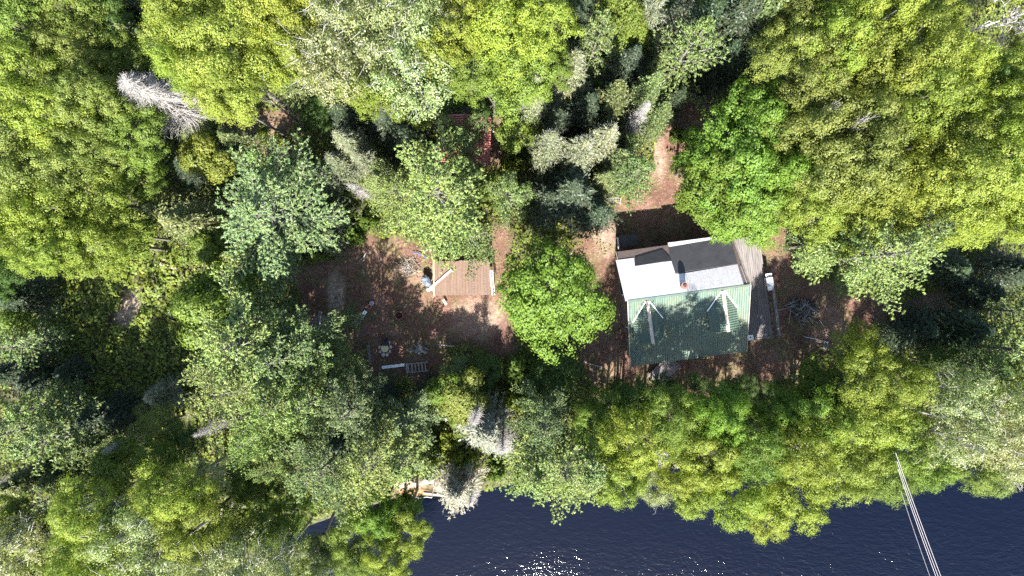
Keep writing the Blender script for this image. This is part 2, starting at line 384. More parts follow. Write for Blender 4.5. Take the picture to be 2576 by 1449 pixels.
def pine(seed, H=15., Rr=4.6, z0=.35, whorls=9, per=6, tuft=9, bl=.27, mat='needle', taper=1.15, dens=1.0, droop=.0):
    """white-pine like: whorls of long branches carrying sprays of needle tufts"""
    r = np.random.default_rng(seed); mb = MB(); tr = .018*H
    mb.tube([(0, 0, -.9), (0, 0, H*.3), (.1, .05, H*.65), (0, 0, H*.97)], [tr*1.25, tr, tr*.6, .03], 8)
    SA, SB, ra, rb, T, TD = [], [], [], [], [], []
    ang0 = r.uniform(0, 6)
    big = 1+.28*np.sin(np.arange(6)*1.9+r.uniform(0, 6))
    for wv in range(whorls):
        f = wv/(whorls-1); z = H*(z0+(0.985-z0)*f); Lw = Rr*min(1., ((1-f)**.72*taper+.07))*(.75 if wv == 0 else 1)
        ang0 += .8
        nb = per if f < .8 else max(3, per-1)
        for b_ in range(nb):
            th = ang0+2*math.pi*b_/nb+r.normal()*.22; Lb = Lw*r.uniform(.68, 1.15)*big[int((th/(2*math.pi)*6) % 6)]
            rise = (.10+.5*f)-droop; d_ = np.array([math.cos(th), math.sin(th), 0]); ns = max(4, int(Lb/.42))
            P_ = []; side = np.array([-d_[1], d_[0], 0]); curve = r.normal()*.12
            for k_ in range(ns+1):
                q_ = k_/ns; P_.append(np.array([0, 0, z])+d_*Lb*q_+side*curve*Lb*q_*q_+np.array([0, 0, Lb*(rise*q_*.6+.14*q_*q_)]))
            P_ = np.array(P_)
            for k_ in range(ns):
                SA.append(P_[k_]); SB.append(P_[k_+1]); wd = .02+.055*(Lb/Rr); ra.append(wd*(1-k_/ns)+.012); rb.append(wd*(1-(k_+1)/ns)+.012)
            # side sprays
            for k_ in range(1, ns+1):
                q_ = k_/ns
                if q_ < .22 and f < .8: continue
                for sgn in (-1, 1):
                    ll = Lb*.40*(1.1-q_*.75)*r.uniform(.6, 1.2)+.18
                    dd = unit((d_*r.uniform(.8, 1.1)+side*sgn*r.uniform(.55, .8)+np.array([0, 0, .22]))[None])[0]
                    e = P_[k_]+dd*ll; SA.append(P_[k_]); SB.append(e); ra.append(.016); rb.append(.008)
                    nt_ = max(2, int(ll/.19*dens))
                    for j in range(nt_):
                        u_ = (j+1)/nt_; jit = r.normal(size=3)*.07; T.append(P_[k_]+dd*ll*u_+jit+side*0); TD.append(dd+r.normal(size=3)*.22)
                T.append(P_[k_]+np.array([0, 0, .05])); TD.append(d_+np.array([0, 0, .4]))
    T = np.array(T); TD = unit(np.array(TD)); n = len(T)
    Bd = unit(TD[:, None]*.95+r.normal(size=(n, tuft, 3))*.45+np.array([0, 0, .30])); bl_ = bl*r.uniform(.6, 1.15, (n, tuft, 1))
    C = (T[:, None]+Bd*bl_*.45).reshape(-1, 3); NN = r.normal(size=(n*tuft, 3))*.5+np.array([0, -.1, 1.0])
    V_, F_ = leaves(C, NN, bl_.ravel(), .30, U=Bd.reshape(-1, 3), r=r)
    crown = np_mesh('crown', V_, F_, M[mat])
    br = np_mesh('branches', *sticks(SA, SB, ra, rb), M['bark_grey'])
    return mb.mesh('trunk', 'bark_grey'), crown, br

def spruce(seed, H=8., Rr=2.0, dead=False, lichen=False, n=900):
    r = np.random.default_rng(seed); mb = MB(); tr = .016*H
    lean = r.normal(size=2)*.015*H
    mb.tube([(0, 0, -.9), (lean[0]*.4, lean[1]*.4, H*.5), (lean[0], lean[1], H)], [tr*1.2, tr*.75, .02], 7)
    f = r.uniform(.12 if not dead else .25, 1, n)**.85; th = r.uniform(0, 2*math.pi, n)
    Lb = Rr*((1-f)**.8*1.05+.06)*r.uniform(.45, 1.1, n)*(1+.2*np.sin(th*3+seed))
    A = np.stack([lean[0]*f, lean[1]*f, H*f], 1); dr = np.stack([np.cos(th), np.sin(th), r.normal(size=n)*.12+.08], 1)
    Mid = A+dr*(Lb*.6)[:, None]; B = Mid+unit(dr+r.normal(size=(n, 3))*.25+np.array([0, 0, .05]))*(Lb*.45)[:, None]
    base = [sticks(A, Mid, .016 if not dead else .022, .011), sticks(Mid, B, .011, .005)]
    out_br = None
    if dead or lichen:
        k_ = 6 if dead else 3
        I = np.repeat(np.arange(n), k_); u = r.uniform(.3, 1, len(I))[:, None]
        P_ = np.where(u < .6, A[I]+(Mid[I]-A[I])*u/.6, Mid[I]+(B[I]-Mid[I])*(u-.6)/.4)
        E = P_+unit(dr[I]*.7+r.normal(size=(len(I), 3))*.7)*r.uniform(.12, .42, (len(I), 1))
        base.append(sticks(P_, E, .010 if dead else .008, .005))
    if dead:
        return mb.mesh('trunk', 'dead_wood'), None, np_mesh('branches', *join(base), M['dead_twig'])
    k_ = 13
    I = np.repeat(np.arange(n), k_); u = r.uniform(.25, 1.05, len(I))[:, None]
    P_ = np.where(u < .6, A[I]+(Mid[I]-A[I])*u/.6, Mid[I]+(B[I]-Mid[I])*(u-.6)/.4)+r.normal(size=(len(I), 3))*.05
    U = unit(dr[I]*.8+r.normal(size=(len(I), 3))*.55); NN = r.normal(size=(len(I), 3))*.45+np.array([0, -.1, 1.])
    V_, F_ = leaves(P_, NN, r.uniform(.13, .27, len(I)), .34, U=U, r=r)
    return mb.mesh('trunk', 'bark_brown'), np_mesh('crown', V_, F_, M['needle']), np_mesh('branches', *join(base), M['lichen' if lichen else 'bark_brown'])

def bare_tree(seed, H=11., Rr=3.6, levels=5, mat='dead_wood', fine=1.0):
    r = np.random.default_rng(seed); segs = []
    def grow(p_, d_, L_, rad, lv):
        n_ = 3
        for i in range(n_):
            q_ = p_+d_*L_/n_; segs.append((p_, q_, rad*(1-.15*i), rad*(1-.15*(i+1)))); p_ = q_; d_ = unit((d_+r.normal(size=3)*.16)[None])[0]
            if lv > 0 and i > 0:
                for _ in range(1 if lv > 3 else 2):
                    nd = unit((d_*.65+r.normal(size=3)*.62+np.array([0, 0, .12]))[None])[0]; grow(p_, nd, L_*r.uniform(.45, .72), rad*.5, lv-1)
    grow(np.array([0, 0, -.6]), np.array([0., 0, 1]), H*.55, .16*Rr/3.6, levels)
    a_, b_, ra, rb = zip(*segs); a_ = np.array(a_); b_ = np.array(b_)
    s_ = np.array([Rr/max(1e-3, np.percentile(np.hypot(b_[:, 0], b_[:, 1]), 97))]*2+[H/b_[:, 2].max()])
    return np_mesh('trunk', *sticks(a_*s_, b_*s_, np.maximum(ra, .010*fine), np.maximum(rb, .007*fine)), M[mat])

def shrub(seed, Rr=1.2, H=1.3, ls=(.12, .22), n=1500, nl=9):
    r = np.random.default_rng(seed); L = sphere_pts(nl, r, .0)*np.array([Rr, Rr, H*.7])*r.uniform(.3, .75, (nl, 1)); LR = r.uniform(.3, .55, nl)*Rr*.8
    I = r.integers(0, nl, n); P_ = sphere_pts(n, r, -.2); C = L[I]+P_*LR[I][:, None]*r.uniform(.6, 1.05, (n, 1)); C[:, 2] = np.abs(C[:, 2])+.08
    V_, F_ = leaves(C, P_*.5+r.normal(size=(n, 3))*.45+np.array([0, -.1, .9]), r.uniform(*ls, n), .7, r=r)
    mb = MB()
    for i in range(nl): mb.tube([(0, 0, -.1), tuple(L[i]*.5+np.array([0, 0, .05])), tuple(L[i])], [.03, .02, .008], 4)
    return mb.mesh('stems', 'bark_brown'), np_mesh('foliage', V_, F_, M['leaf']), None

# prototypes: real size given so that leaves keep their size when placed
PR = {}
PR['maple'] = [(hardwood(100+i, 4.0, 8.5, .85, nl=46, lobe=(.14, .25), clusters=27, per=38, cr=.31, ls=(.13, .21), up=.8), 4.0, 8.5) for i in range(3)]
PR['round'] = [(hardwood(150, 4.0, 8.0, .9, nl=74, lobe=(.13, .22), clusters=24, per=38, cr=.31, ls=(.13, .21), up=.8, asy=.07), 4.0, 8.0)]
PR['hard'] = [(hardwood(200+i, 4.2, 9.5, .75, nl=46, lobe=(.13, .25), clusters=28, per=36, cr=.33, ls=(.11, .19)), 4.2, 9.5) for i in range(6)]
PR['fine'] = [(hardwood(300+i, 4.2, 10., .75, nl=44, lobe=(.14, .27), clusters=50, per=22, cr=.29, ls=(.10, .17), up=1.0), 4.2, 10.) for i in range(4)]
PR['birch'] = [(hardwood(400+i, 4.2, 9.5, .75, nl=44, lobe=(.14, .26), clusters=30, per=14, cr=.34, ls=(.12, .19), twigs=55, mat='leafpale'), 4.2, 9.5) for i in range(4)]
PR['small'] = [(hardwood(500+i, 2.0, 5.0, .9, nl=16, lobe=(.26, .42), clusters=34, per=12, cr=.22, ls=(.13, .21)), 2.0, 5.0) for i in range(4)]
PR['pine'] = [(pine(600+i, 15., 4.6), 4.6, 15.) for i in range(5)]
PR['youngpine'] = [(pine(650+i, 9., 2.4, z0=.2, whorls=8, per=6, bl=.24, tuft=9), 2.4, 9.) for i in range(3)]
PR['spruce'] = [(spruce(700+i, 8., 2.0), 2.0, 8.) for i in range(4)]
PR['lichen'] = [(spruce(750+i, 8., 2.0, lichen=True, n=620), 2.0, 8.) for i in range(3)]
PR['dead'] = [(spruce(800+i, 10., 2.0, dead=True, n=300), 2.0, 10.) for i in range(3)]
PR['shrub'] = [(shrub(900+i), 1.2, 1.3) for i in range(4)]

# species: model family, foliage colour, plain words, group, category, height (m) given radius, fraction of height where the crown centre sits
SP = {
 'yg': ('hard', (.183, .228, .034), 'yellow-green leafy tree', 'yellow-green broadleaf trees', 'tree'),
 'yf': ('fine', (.200, .248, .040), 'fine-leaved bright yellow-green tree', 'fine-leaved yellow-green trees', 'tree'),
 'ol': ('hard', (.168, .202, .045), 'olive-green leafy tree', 'olive-green broadleaf trees', 'tree'),
 'gr': ('hard', (.128, .185, .030), 'mid-green leafy tree', 'mid-green broadleaf trees', 'tree'),
 'dk': ('hard', (.070, .120, .026), 'dark green leafy tree', 'dark green broadleaf trees', 'tree'),
 'ma': ('maple', (.132, .212, .030), 'clumpy bright green maple', 'green maples', 'tree'),
 'rm': ('round', (.150, .220, .030), 'round bright green maple', 'green maples', 'tree'),
 'pb': ('birch', (.230, .265, .100), 'pale-leaved tree with whitish branches', 'pale trees with whitish branches', 'tree'),
 'sg': ('small', (.130, .185, .030), 'small green broadleaf tree', 'small broadleaf trees', 'tree'),
 'sy': ('small', (.160, .200, .035), 'small yellowish broadleaf tree', 'small yellowish trees', 'tree'),
 'wp': ('pine', (.152, .215, .080), 'blue-green white pine', 'blue-green pines', 'pine tree'),
 'gp': ('pine', (.205, .275, .075), 'pale green pine with feathery boughs', 'pale green feathery pines', 'pine tree'),
 'yp': ('youngpine', (.160, .225, .068), 'young blue-green pine', 'young pines', 'pine tree'),
 'sp': ('spruce', (.125, .160, .055), 'small green spruce', 'small spruces', 'spruce tree'),
 'ds': ('spruce', (.045, .070, .035), 'dark green spruce', 'dark spruces', 'spruce tree'),
 'lc': ('lichen', (.165, .190, .095), 'grey-green spruce hung with lichen', 'lichen-hung spruces', 'spruce tree'),
 'wl': ('lichen', (.24, .24, .17), 'whitish lichen-crusted conifer', 'whitish lichen-crusted conifers', 'conifer'),
 'dd': ('dead', (1, 1, 1), 'bleached dead conifer with bare twigs', 'bleached dead conifers', 'dead tree'),
 'sh': ('shrub', (.085, .125, .020), 'low green shrub', 'low shrubs', 'shrub'),
 'sw': ('shrub', (.155, .185, .028), 'low yellow-green shrub', 'low yellowish shrubs', 'shrub'),
}
NAME = {'pine': 'pine_tree', 'youngpine': 'pine_tree', 'spruce': 'spruce_tree', 'lichen': 'spruce_tree', 'dead': 'dead_tree', 'shrub': 'shrub', 'birch': 'birch_tree', 'maple': 'maple_tree', 'round': 'maple_tree'}
# px, py of the crown's middle in the photo, crown radius (same units), species, height of that middle in metres, [label]
TREES = [
 # upper left wood
 (40, 60, 120, 'gr', 10), (150, 40, 105, 'gr', 9), (60, 190, 110, 'yg', 10), (185, 150, 90, 'ol', 9), (265, 60, 85, 'dk', 7), (300, 150, 80, 'gr', 7),
 (345, 30, 60, 'ds', 5), (350, 100, 50, 'sp', 6), (120, 300, 115, 'yg', 10), (230, 270, 95, 'ol', 10), (20, 370, 100, 'ol', 10), (120, 430, 120, 'ol', 10),
 (330, 240, 60, 'sp', 7), (340, 340, 95, 'gr', 8), (230, 390, 85, 'ol', 9), (250, 500, 100, 'yg', 8), (370, 460, 60, 'gr', 6), (30, 500, 90, 'yg', 9), (140, 540, 100, 'yg', 10),
 (60, 600, 70, 'yg', 10), (150, 625, 90, 'yg', 10), (250, 610, 95, 'yg', 9), (330, 590, 60, 'sg', 6), (400, 385, 40, 'dk', 4),
 (420, 20, 55, 'sg', 7), (395, 110, 40, 'sp', 6), (430, 170, 60, 'dk', 5),
 # tall bright hardwoods, top
 (500, 60, 110, 'yf', 12), (480, 160, 80, 'yf', 12), (570, 150, 125, 'yf', 13), (570, 240, 80, 'yf', 12), (640, 50, 115, 'yf', 12), (620, 210, 70, 'yf', 12),
 (740, 40, 105, 'yg', 12), (740, 140, 95, 'yg', 11), (850, 60, 115, 'pb', 12), (860, 170, 120, 'pb', 12), (940, 240, 75, 'yg', 11), (960, 110, 125, 'pb', 12), (1040, 180, 115, 'pb', 12),
 (1060, 40, 105, 'pb', 12), (1150, 90, 110, 'yg', 12), (1180, 190, 80, 'gr', 10), (1270, 80, 120, 'yg', 12), (1370, 70, 95, 'yg', 11), (1300, 180, 105, 'gr', 10), (1385, 170, 60, 'gr', 9),
 (730, 225, 45, 'sp', 7), (870, 290, 60, 'ds', 5), (980, 300, 60, 'ds', 5), (800, 280, 55, 'dk', 4), (1050, 300, 40, 'sg', 4), (1085, 270, 42, 'lc', 6),
 (1240, 250, 60, 'dk', 5), (1120, 250, 45, 'dk', 5),
 # clearing around the red roof
 (940, 330, 45, 'sw', 1.5), (1020, 340, 60, 'ds', 4), (1100, 330, 40, 'sw', 2), (1200, 318, 34, 'yp', 5), (1750, 1000, 55, 'dk', 3), (1850, 985, 50, 'dk', 2.5), (1930, 990, 50, 'dk', 2.5), (1560, 985, 45, 'dk', 3), (2020, 1000, 55, 'gr', 4), (1420, 930, 50, 'dk', 2.5), (1280, 340, 38, 'sw', 2), (1290, 410, 40, 'sw', 2), (1260, 480, 45, 'sg', 4), (1070, 400, 40, 'sw', 1.5),
 (880, 360, 48, 'lc', 7), (850, 410, 42, 'lc', 6), (800, 440, 45, 'lc', 5), (920, 410, 45, 'lc', 6), (960, 460, 55, 'sp', 6), (905, 480, 30, 'dd', 5),
 (580, 350, 45, 'sp', 4), (500, 340, 40, 'sg', 3), (520, 400, 58, 'sy', 5), (600, 400, 32, 'sw', 1), (650, 330, 28, 'sw', 1), (560, 440, 35, 'sw', 1.2), (470, 420, 45, 'ds', 4), (700, 350, 30, 'sw', 1),
 (1165, 360, 38, 'yp', 6), (1125, 320, 38, 'sp', 7),
 # left pine and its neighbours
 (675, 545, 172, 'wp', 9.5, 'large blue-green white pine beside the left end of the yard'), (690, 420, 70, 'yp', 7), (790, 560, 70, 'ds', 5),
 (470, 560, 75, 'sp', 7), (400, 530, 55, 'sp', 5), (520, 610, 60, 'sg', 5), (800, 630, 40, 'sw', 2), (880, 590, 38, 'sh', 1.5), (640, 690, 45, 'sg', 3), (920, 560, 30, 'sh', 1.2),
 (1098, 488, 160, 'gp', 11, 'broad pale green pine spreading above the brown-roofed shed'), (1000, 490, 90, 'gp', 9, 'pale feathery pine left of the broad pine above the shed'),
 (1278, 495, 60, 'yp', 8, 'young pine at the right shoulder of the broad shed pine'), (1165, 430, 42, 'yp', 7, 'young pine between the red roof and the broad shed pine'), (1185, 600, 62, 'yp', 7),
 # centre top: mixed conifers
 (1345, 235, 50, 'lc', 8), (1310, 330, 50, 'sy', 3), (1380, 370, 52, 'lc', 8), (1440, 180, 55, 'lc', 8), (1500, 110, 55, 'yp', 8), (1470, 40, 45, 'ds', 7), (1560, 40, 60, 'sg', 8), (1640, 20, 65, 'lc', 9), (1600, 80, 55, 'sg', 6),
 (1710, 30, 40, 'lc', 8), (1545, 250, 55, 'sp', 8), (1480, 270, 60, 'ds', 6), (1630, 230, 55, 'sp', 8), (1590, 150, 60, 'ds', 6), (1720, 140, 75, 'yp', 9), (1650, 170, 45, 'sp', 7),
 (1605, 300, 42, 'dd', 7, 'small stark white dead spruce above the cabin path'), (1455, 380, 62, 'lc', 8), (1520, 350, 60, 'lc', 7), (1400, 300, 50, 'ds', 5), (1560, 400, 55, 'sp', 6), (1590, 440, 62, 'yp', 7),
 (1660, 290, 42, 'sp', 6), (1440, 480, 85, 'ds', 6), (1380, 500, 60, 'ds', 5), (1500, 530, 55, 'ds', 5), (1700, 250, 40, 'ds', 5), (1320, 490, 35, 'yp', 5), (1520, 450, 45, 'sp', 5), (1580, 360, 40, 'sp', 5),
 (1780, 60, 70, 'ds', 8), (1850, 50, 80, 'ds', 9), (1920, 30, 70, 'sp', 10), (1820, 140, 60, 'ds', 6), (1880, 140, 60, 'ds', 6), (1780, 200, 35, 'ds', 4), (1715, 340, 26, 'sh', 1.2),
 # round maple in the middle, large maples behind the cabin
 (1396, 742, 140, 'rm', 8.0, 'round bright green maple standing alone left of the cabin'),
 (1850, 400, 135, 'ma', 9), (1800, 470, 105, 'ma', 8.5), (1890, 520, 110, 'ma', 8.5), (1890, 300, 100, 'ma', 8.5), (1830, 530, 80, 'ma', 7), (1760, 400, 70, 'ma', 7), (1940, 440, 90, 'ma', 9),
 # right-hand wood
 (1990, 130, 95, 'ol', 11), (2040, 220, 105, 'ol', 11), (2090, 120, 100, 'yg', 12), (2050, 330, 120, 'ol', 11), (2160, 350, 120, 'ol', 12), (2090, 450, 120, 'ol', 11), (2190, 470, 110, 'yg', 11), (2040, 530, 95, 'yg', 10), (2130, 560, 85, 'yg', 9),
 (2200, 60, 105, 'yg', 12), (2190, 170, 115, 'yg', 12), (2290, 140, 110, 'yg', 12), (2290, 250, 110, 'yg', 12), (2350, 60, 80, 'yg', 9), (2380, 180, 80, 'yg', 11), (2370, 300, 75, 'dk', 8), (2260, 360, 60, 'gr', 8),
 (2320, 440, 125, 'yg', 11), (2390, 380, 100, 'yf', 11), (2440, 470, 120, 'yf', 12), (2540, 400, 110, 'yf', 12), (2500, 300, 90, 'yg', 11), (2520, 520, 100, 'yf', 11), (2400, 560, 75, 'yf', 10), (2260, 520, 90, 'yg', 10), (2560, 560, 60, 'yf', 10),
 (2470, 210, 80, 'dk', 8), (2545, 205, 80, 'yg', 9), (2572, 100, 55, 'ol', 6), (2000, 40, 80, 'ol', 10), (2090, 30, 80, 'yg', 11), 
 (2215, 640, 150, 'gp', 11, 'broad pale pine with pointed boughs right of the cabin'), (2300, 580, 75, 'wp', 10, 'blue-green pine top tucked behind the pale pine right of the cabin'), (2080, 610, 60, 'yp', 7),
 # dark strip on the right
 (2480, 740, 55, 'ds', 4), (2410, 680, 50, 'ds', 3), (2550, 680, 60, 'ds', 4), (2330, 830, 60, 'ds', 3), (2440, 830, 70, 'ds', 5), (2540, 780, 60, 'yp', 6), (2540, 880, 75, 'yp', 7), (2440, 920, 65, 'yp', 6), (2560, 960, 60, 'gp', 8), (2350, 910, 50, 'dk', 4), (2270, 850, 45, 'ds', 3),
 # river bank, right
 (2560, 1030, 95, 'pb', 9), (2500, 1090, 95, 'pb', 9), (2400, 1000, 95, 'pb', 9), (2390, 1100, 90, 'pb', 9), (2460, 1180, 75, 'ol', 7), (2330, 1170, 70, 'gr', 7), (2540, 1160, 75, 'pb', 7),
 (2240, 1000, 90, 'yg', 9), (2150, 880, 75, 'yg', 8), (2170, 970, 100, 'yg', 9), (2060, 970, 60, 'sg', 5), (2060, 1050, 90, 'gr', 8), (2250, 1100, 85, 'gr', 8), (2150, 1080, 100, 'yg', 9), (2230, 1190, 85, 'gr', 7),
 (2110, 1180, 95, 'yg', 8), (2000, 1130, 95, 'yg', 9), (2000, 1245, 90, 'yg', 7), (1935, 1300, 78, 'yg', 6), (1960, 1040, 70, 'ma', 7), (1890, 1130, 95, 'gr', 9), (1860, 1230, 85, 'yg', 8),
 (1800, 1040, 80, 'ma', 9.5), (1830, 1000, 45, 'ma', 6), (1780, 1140, 95, 'yg', 9), (1760, 1220, 75, 'yg', 7), (1700, 1180, 80, 'yg', 8), (1690, 1060, 85, 'gr', 9.5), (1600, 1010, 75, 'dk', 6), (1600, 1100, 95, 'yg', 9), (1560, 1190, 80, 'yg', 8), (1640, 1210, 60, 'pb', 7), (1540, 1020, 60, 'gr', 6), (1500, 1090, 70, 'gr', 7), (1670, 980, 50, 'dk', 5),
 # river bank, centre
 (1420, 1190, 130, 'gp', 8, 'pale pine whose tip points out over the river'), (1370, 1080, 85, 'wp', 8), (1480, 1160, 70, 'yp', 7), (1350, 1190, 70, 'yp', 6), (1390, 960, 60, 'dk', 3), (1310, 930, 60, 'sh', 2), (1300, 1010, 45, 'sw', 3), (1340, 1010, 45, 'yp', 5),
 (1225, 1090, 80, 'wl', 5, 'largest whitish crusted larch standing by the shore'), (1262, 1110, 60, 'dd', 5), (1200, 1040, 42, 'dd', 6), (1150, 1240, 62, 'wl', 4, 'whitish crusted tree leaning out over the sandy spit'), (1185, 1262, 34, 'dd', 3),
 (1170, 1000, 60, 'sy', 4), (1130, 980, 45, 'sg', 4), (1130, 1110, 42, 'sw', 2), (1160, 1160, 45, 'sw', 2), (1090, 1150, 45, 'sw', 2), (1145, 950, 45, 'yp', 2.5), (1220, 935, 50, 'dk', 1.6), (1160, 1060, 35, 'sg', 2), (1250, 1190, 35, 'sh', 1.5), (1320, 1215, 35, 'sh', 1.5),
 # big pines, lower left
 (610, 870, 150, 'gp', 11, 'wide pale pine right of the shaded thicket'), (530, 780, 80, 'sg', 8), (580, 740, 60, 'sg', 7), (660, 800, 75, 'yp', 8), (710, 905, 125, 'wp', 10, 'large pine with bare grey limbs showing, left of the stone fire ring'),
 (590, 980, 120, 'gp', 11), (700, 1020, 110, 'gp', 10), (880, 800, 30, 'yp', 3), (812, 900, 45, 'yp', 3), (850, 910, 75, 'gp', 5), (880, 1040, 90, 'wp', 9), (790, 1010, 75, 'yp', 8), (640, 1100, 80, 'gp', 9), (960, 1015, 55, 'ds', 3), (1010, 1065, 95, 'wp', 6), (930, 1170, 115, 'gp', 9), (800, 1190, 110, 'wp', 10), (1020, 1150, 75, 'yp', 6), (860, 1100, 60, 'ds', 6),
 (560, 1065, 38, 'dd', 7), (1075, 985, 38, 'ds', 2.5), (20, 750, 60, 'ds', 5), (20, 940, 55, 'ds', 5), (15, 690, 55, 'dk', 6),
 (950, 1290, 70, 'ma', 6), (1020, 1330, 65, 'yg', 6), (980, 1410, 75, 'yg', 7), (880, 1340, 65, 'gr', 6), (880, 1420, 65, 'gr', 6), (740, 1290, 60, 'gr', 5), (790, 1390, 60, 'ol', 6), (1030, 1270, 38, 'ma', 4),
 # shaded thicket, left
 (60, 870, 60, 'yp', 5), (30, 820, 45, 'sg', 4), (120, 1020, 60, 'yp', 6), (60, 1080, 75, 'yp', 7), (150, 1100, 80, 'yp', 7), (240, 1050, 60, 'ds', 5), (225, 1130, 55, 'yp', 5), (300, 1050, 50, 'ds', 4), (320, 1110, 36, 'dd', 5), (400, 1070, 65, 'ol', 4), (470, 1110, 60, 'dk', 4), (80, 1200, 60, 'sp', 7), (160, 1200, 60, 'sp', 6), (60, 1190, 30, 'dd', 6), (400, 1000, 50, 'lc', 3),
 (90, 960, 45, 'ds', 4), (170, 940, 45, 'ds', 3), (300, 1180, 60, 'sg', 6), (400, 1160, 60, 'gr', 6),
 # lower left wood
 (230, 1270, 95, 'yf', 10), (240, 1380, 100, 'yf', 10), (340, 1320, 100, 'pb', 10), (380, 1420, 100, 'pb', 10), (430, 1230, 90, 'yf', 9), (500, 1310, 95, 'yf', 9), (500, 1420, 95, 'pb', 9), (600, 1400, 95, 'pb', 9), (660, 1320, 70, 'gr', 6), (690, 1420, 90, 'pb', 9), (90, 1330, 70, 'lc', 7), (30, 1300, 60, 'ol', 7), (60, 1400, 100, 'pb', 9), (150, 1430, 80, 'ol', 8), (540, 1190, 60, 'pb', 6), (610, 1210, 50, 'sy', 4), (680, 1180, 50, 'gp', 7), (660, 1240, 40, 'sg', 3), (590, 1320, 60, 'gr', 6), (780, 1440, 60, 'pb', 7),
]
MARKS = [(1720, 740, 'the cabin'), (1162, 698, 'the brown-roofed shed'), (1170, 330, 'the red-roofed hut'), (968, 876, 'the stone fire ring'), (430, 270, 'the leaning bleached dead tree'),
 (2480, 60, 'the bare white tree'), (1225, 1085, 'the shore larch'), (330, 770, 'the bare earth patch'), (590, 1275, 'the pale boulders'), (2020, 775, 'the brush pile'),
 (1393, 735, 'the round maple'), (2310, 1290, 'the power lines'), (1605, 300, 'the stark white spruce'), (1040, 1225, 'the sandy spit')]
DIRS = ['right of', 'above and right of', 'above', 'above and left of', 'left of', 'below and left of', 'below', 'below and right of']
def cell(px_, py_):
    k_ = min(range(len(MARKS)), key=lambda i: (MARKS[i][0]-px_)**2+(MARKS[i][1]-py_)**2)
    dx, dy = px_-MARKS[k_][0], MARKS[k_][1]-py_
    return k_, int(round(math.atan2(dy, dx)/(math.pi/4))) % 8, math.hypot(dx, dy)
cells = {}
for i, tr_ in enumerate(TREES):
    if len(tr_) > 5: continue
    k_, d_, dist = cell(tr_[0], tr_[1]); cells.setdefault((tr_[3], k_, d_), []).append((dist, i))
NUM = ['', 'one', 'two', 'three', 'four', 'five', 'six', 'seven', 'eight', 'nine']
auto = {}
for (s_, k_, d_), lst in cells.items():
    lst.sort(); desc = SP[s_][2]
    for j, (dist, i) in enumerate(lst):
        where = DIRS[d_]+' '+MARKS[k_][2]
        if len(lst) == 1: auto[i] = f'{desc} {where}'
        elif len(lst) == 2: auto[i] = f"{'nearer' if j == 0 else 'farther'} {desc} {where}"
        else: auto[i] = f"{['nearest', 'second nearest', 'third nearest', 'fourth nearest', 'fifth nearest', 'sixth nearest'][j]} {desc} {where}"
def place(i, px_, py_, rp, s_, zc, label=None):
    fam, colr, desc, grp, cat = SP[s_]; var, R0, H0 = PR[fam][(i*7+3) % len(PR[fam])]
    r = random.Random(1000+i); rm = mlen(rp, zc)
    if fam == 'pine': rm *= .9
    p_ = at(px_, py_, zc); gz_ = float(gz(p_.x, p_.y))
    sh_ = np.interp(p_.x, SX, SY)
    if p_.y < sh_+.6:                         # roots stay on the bank
        p_.y = sh_+.6
        gz_ = float(gz(p_.x, p_.y))
    leanx, leany = 0.0, 0.0
    want = at(px_, py_, zc)
    if fam in ('spruce', 'lichen'): zc *= .8; rm = mlen(rp, zc)*1.2
    frac = {'pine': .72, 'youngpine': .62, 'spruce': .55, 'lichen': .55, 'dead': .62, 'shrub': .6}.get(fam, 1.0)
    sxy = rm/R0; sz = zc/frac/H0
    if want.y < p_.y-.3: leanx = min(.5, math.atan2(p_.y-want.y, zc))
    e = empty(NAME.get(fam, 'broadleaf_tree'), (p_.x, p_.y, max(gz_, -.3)), r.uniform(0, 6.28) if leanx == 0 else 0, label or auto[i], cat, grp)
    e.scale = (sxy*r.uniform(.93, 1.08), sxy*r.uniform(.93, 1.08), sz)
    if fam == 'round': e.rotation_euler = (0, 0, 1.57); e.scale = (sxy*1.16, sxy, sz)
    if leanx: e.rotation_euler = (leanx, 0, 0)
    c_ = tuple(v*(1+r.uniform(-.06, .06)) for v in colr); b_ = r.uniform(.86, 1.14)
    tm, cm, bm_ = var
    for nm, me_ in (('trunk' if fam != 'shrub' else 'stems', tm), ('crown' if fam != 'shrub' else 'foliage', cm), ('branches' if fam != 'birch' else 'twigs', bm_)):
        if me_ is None: continue
        o_ = link(bpy.data.objects.new(nm, me_), e); o_.color = (c_[0]*b_, c_[1]*b_, c_[2]*b_, 1)
    return e
for i, tr_ in enumerate(TREES): place(i, *tr_)

# leaning bleached dead tree, upper left, and the bare ones
def single(name, px_, py_, H, Rr, meshes, label, cat, rz=0, lean=(0, 0), group=None):
    b_ = at(px_, py_, 0); e = empty(name, (b_.x, b_.y, float(gz(b_.x, b_.y))), rz, label, cat, group); e.rotation_euler = (lean[0], lean[1], rz)
    for nm, me_ in meshes:
        if me_ is not None: link(bpy.data.objects.new(nm, me_), e)
    return e
a_, _, c_ = spruce(901, 12.0, 3.0, dead=True, n=900)
single('dead_tree', 530, 312, 12.5, 2.5, [('trunk', a_), ('branches', c_)], 'leaning bleached dead tree, the big whitish one with its trunk showing', 'dead tree', group='bleached dead conifers')
single('bare_tree', 2293, 169, 12, 4, [('trunk', bare_tree(31, 13.5, 3.4, 6, 'dead_twig', 2.6))], 'bare white tree with thick forking branches in the top corner', 'dead tree')
single('bare_tree', 1917, 387, 9, 2, [('trunk', bare_tree(33, 15.4, 1.6, 5, 'dead_wood', 1.3))], 'thin bare twiggy treetop among olive trees right of the large maples', 'dead tree')
